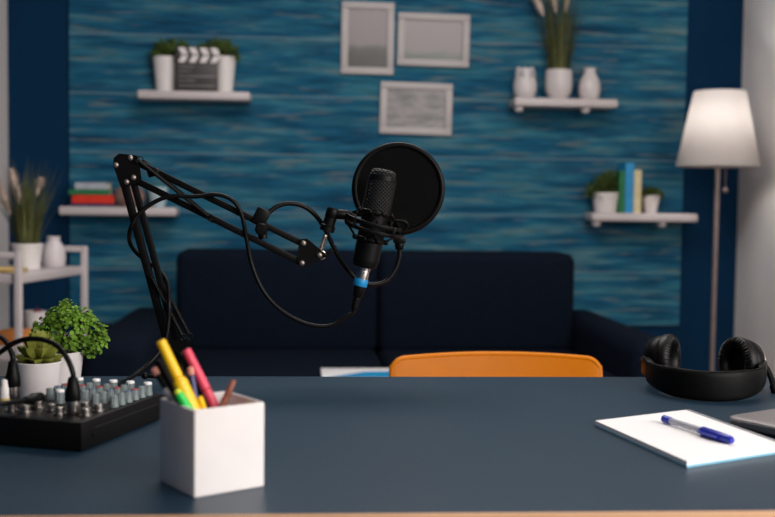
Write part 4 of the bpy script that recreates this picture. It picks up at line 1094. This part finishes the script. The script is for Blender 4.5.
tag(o, 'small straw coloured dish left of the grass pot on the trolley', 'dish')
# things on the middle tray
bY = 3.93; bx0, bx1 = ay(3, 340, bY).x, ay(37, 340, bY).x
o = MB().box(((0), 0, .0), (bx1 - bx0, .10, ay(20, 331, bY - .05).z - zmid - .001), bev=.004).build('wooden_box', 'tan')
hbx = ay(20, 331, bY - .05).z - zmid
o.location = ((bx0 + bx1) / 2, bY, zmid + hbx / 2 + .0003); o.rotation_euler = (0, 0, math.atan2(e.y, e.x) - pi / 2); tag(o, 'orange stained wooden box on the lower tray of the trolley', 'box')
wY = 4.10; wx = ay(35, 320, wY).x; hh = ay(35, 311, wY).z - zmid; wr_ = 11 * wY / F
t = thing('bowl', 'white bowl with a red fruit in it on the lower tray of the trolley', 'bowl', (wx, wY, zmid + .0003))
MB().lathe([(wr_ * .6, 0), (wr_ * .7, .004), (wr_ * .95, hh * .6), (wr_, hh), (wr_ * .92, hh), (wr_ * .85, hh * .6), (.001, hh * .3)], (0, 0, 0), (0, 0, 1), 32).build('bowl_body', 'white', t)
fr = thing('fruit', 'red fruit in the white bowl on the lower tray of the trolley', 'fruit', (wx + .008, wY, zmid + hh * .36))
MB().ball((0, 0, hh * .48), hh * .22, n=10).build('flesh', 'kred', fr); MB().cyl((0, 0, hh * .68), (.003, 0, hh * .82), .002, n=6).build('stalk', 'brown', fr)

# ------------------------------------------------------------------ light
def area(name, loc, target, sx, sy, power, col):
    l = bpy.data.lights.new(name, 'AREA'); l.shape = 'RECTANGLE'; l.size = sx; l.size_y = sy; l.energy = power; l.color = col
    o = bpy.data.objects.new(name, l); COL.objects.link(o); o.location = V(loc)
    o.rotation_euler = (V(target) - V(loc)).to_track_quat('-Z', 'Y').to_euler(); return o
# daylight through the right window, added ceiling fill, added fill behind the camera
area('window_daylight', (XR + .12, .05, 1.6), (0, .4, 1.2), 1.9, 1.4, 66, (1, .97, .95))
area('ceiling_fill', (.35, 3.0, 2.62), (.35, 3.3, 0), 1.7, 1.2, 54, (1, .95, .92))  # added fill to brighten the back wall, no fixture modelled
area('camera_fill', (1.5, -1.0, 2.1), (.3, 4.9, 1.2), 1.1, .9, 42, (1, .96, .93))  # added unseen fill from the camera side
pl = bpy.data.lights.new('lamp_bulb_light', 'POINT'); pl.energy = 5.4; pl.color = (1, .99, .975); pl.shadow_soft_size = .035
po = bpy.data.objects.new('lamp_bulb_light', pl); COL.objects.link(po); po.location = (lx, LY, z0 + .17)

w = bpy.data.worlds.new('world'); SC.world = w; w.use_nodes = True
bg = w.node_tree.nodes['Background']; bg.inputs[0].default_value = (.85, .82, .82, 1); bg.inputs[1].default_value = .17

SC.view_settings.view_transform = 'Standard'; SC.view_settings.look = 'None'; SC.view_settings.gamma = 1
SC.view_settings.exposure = 0; SC.view_settings.use_curve_mapping = False
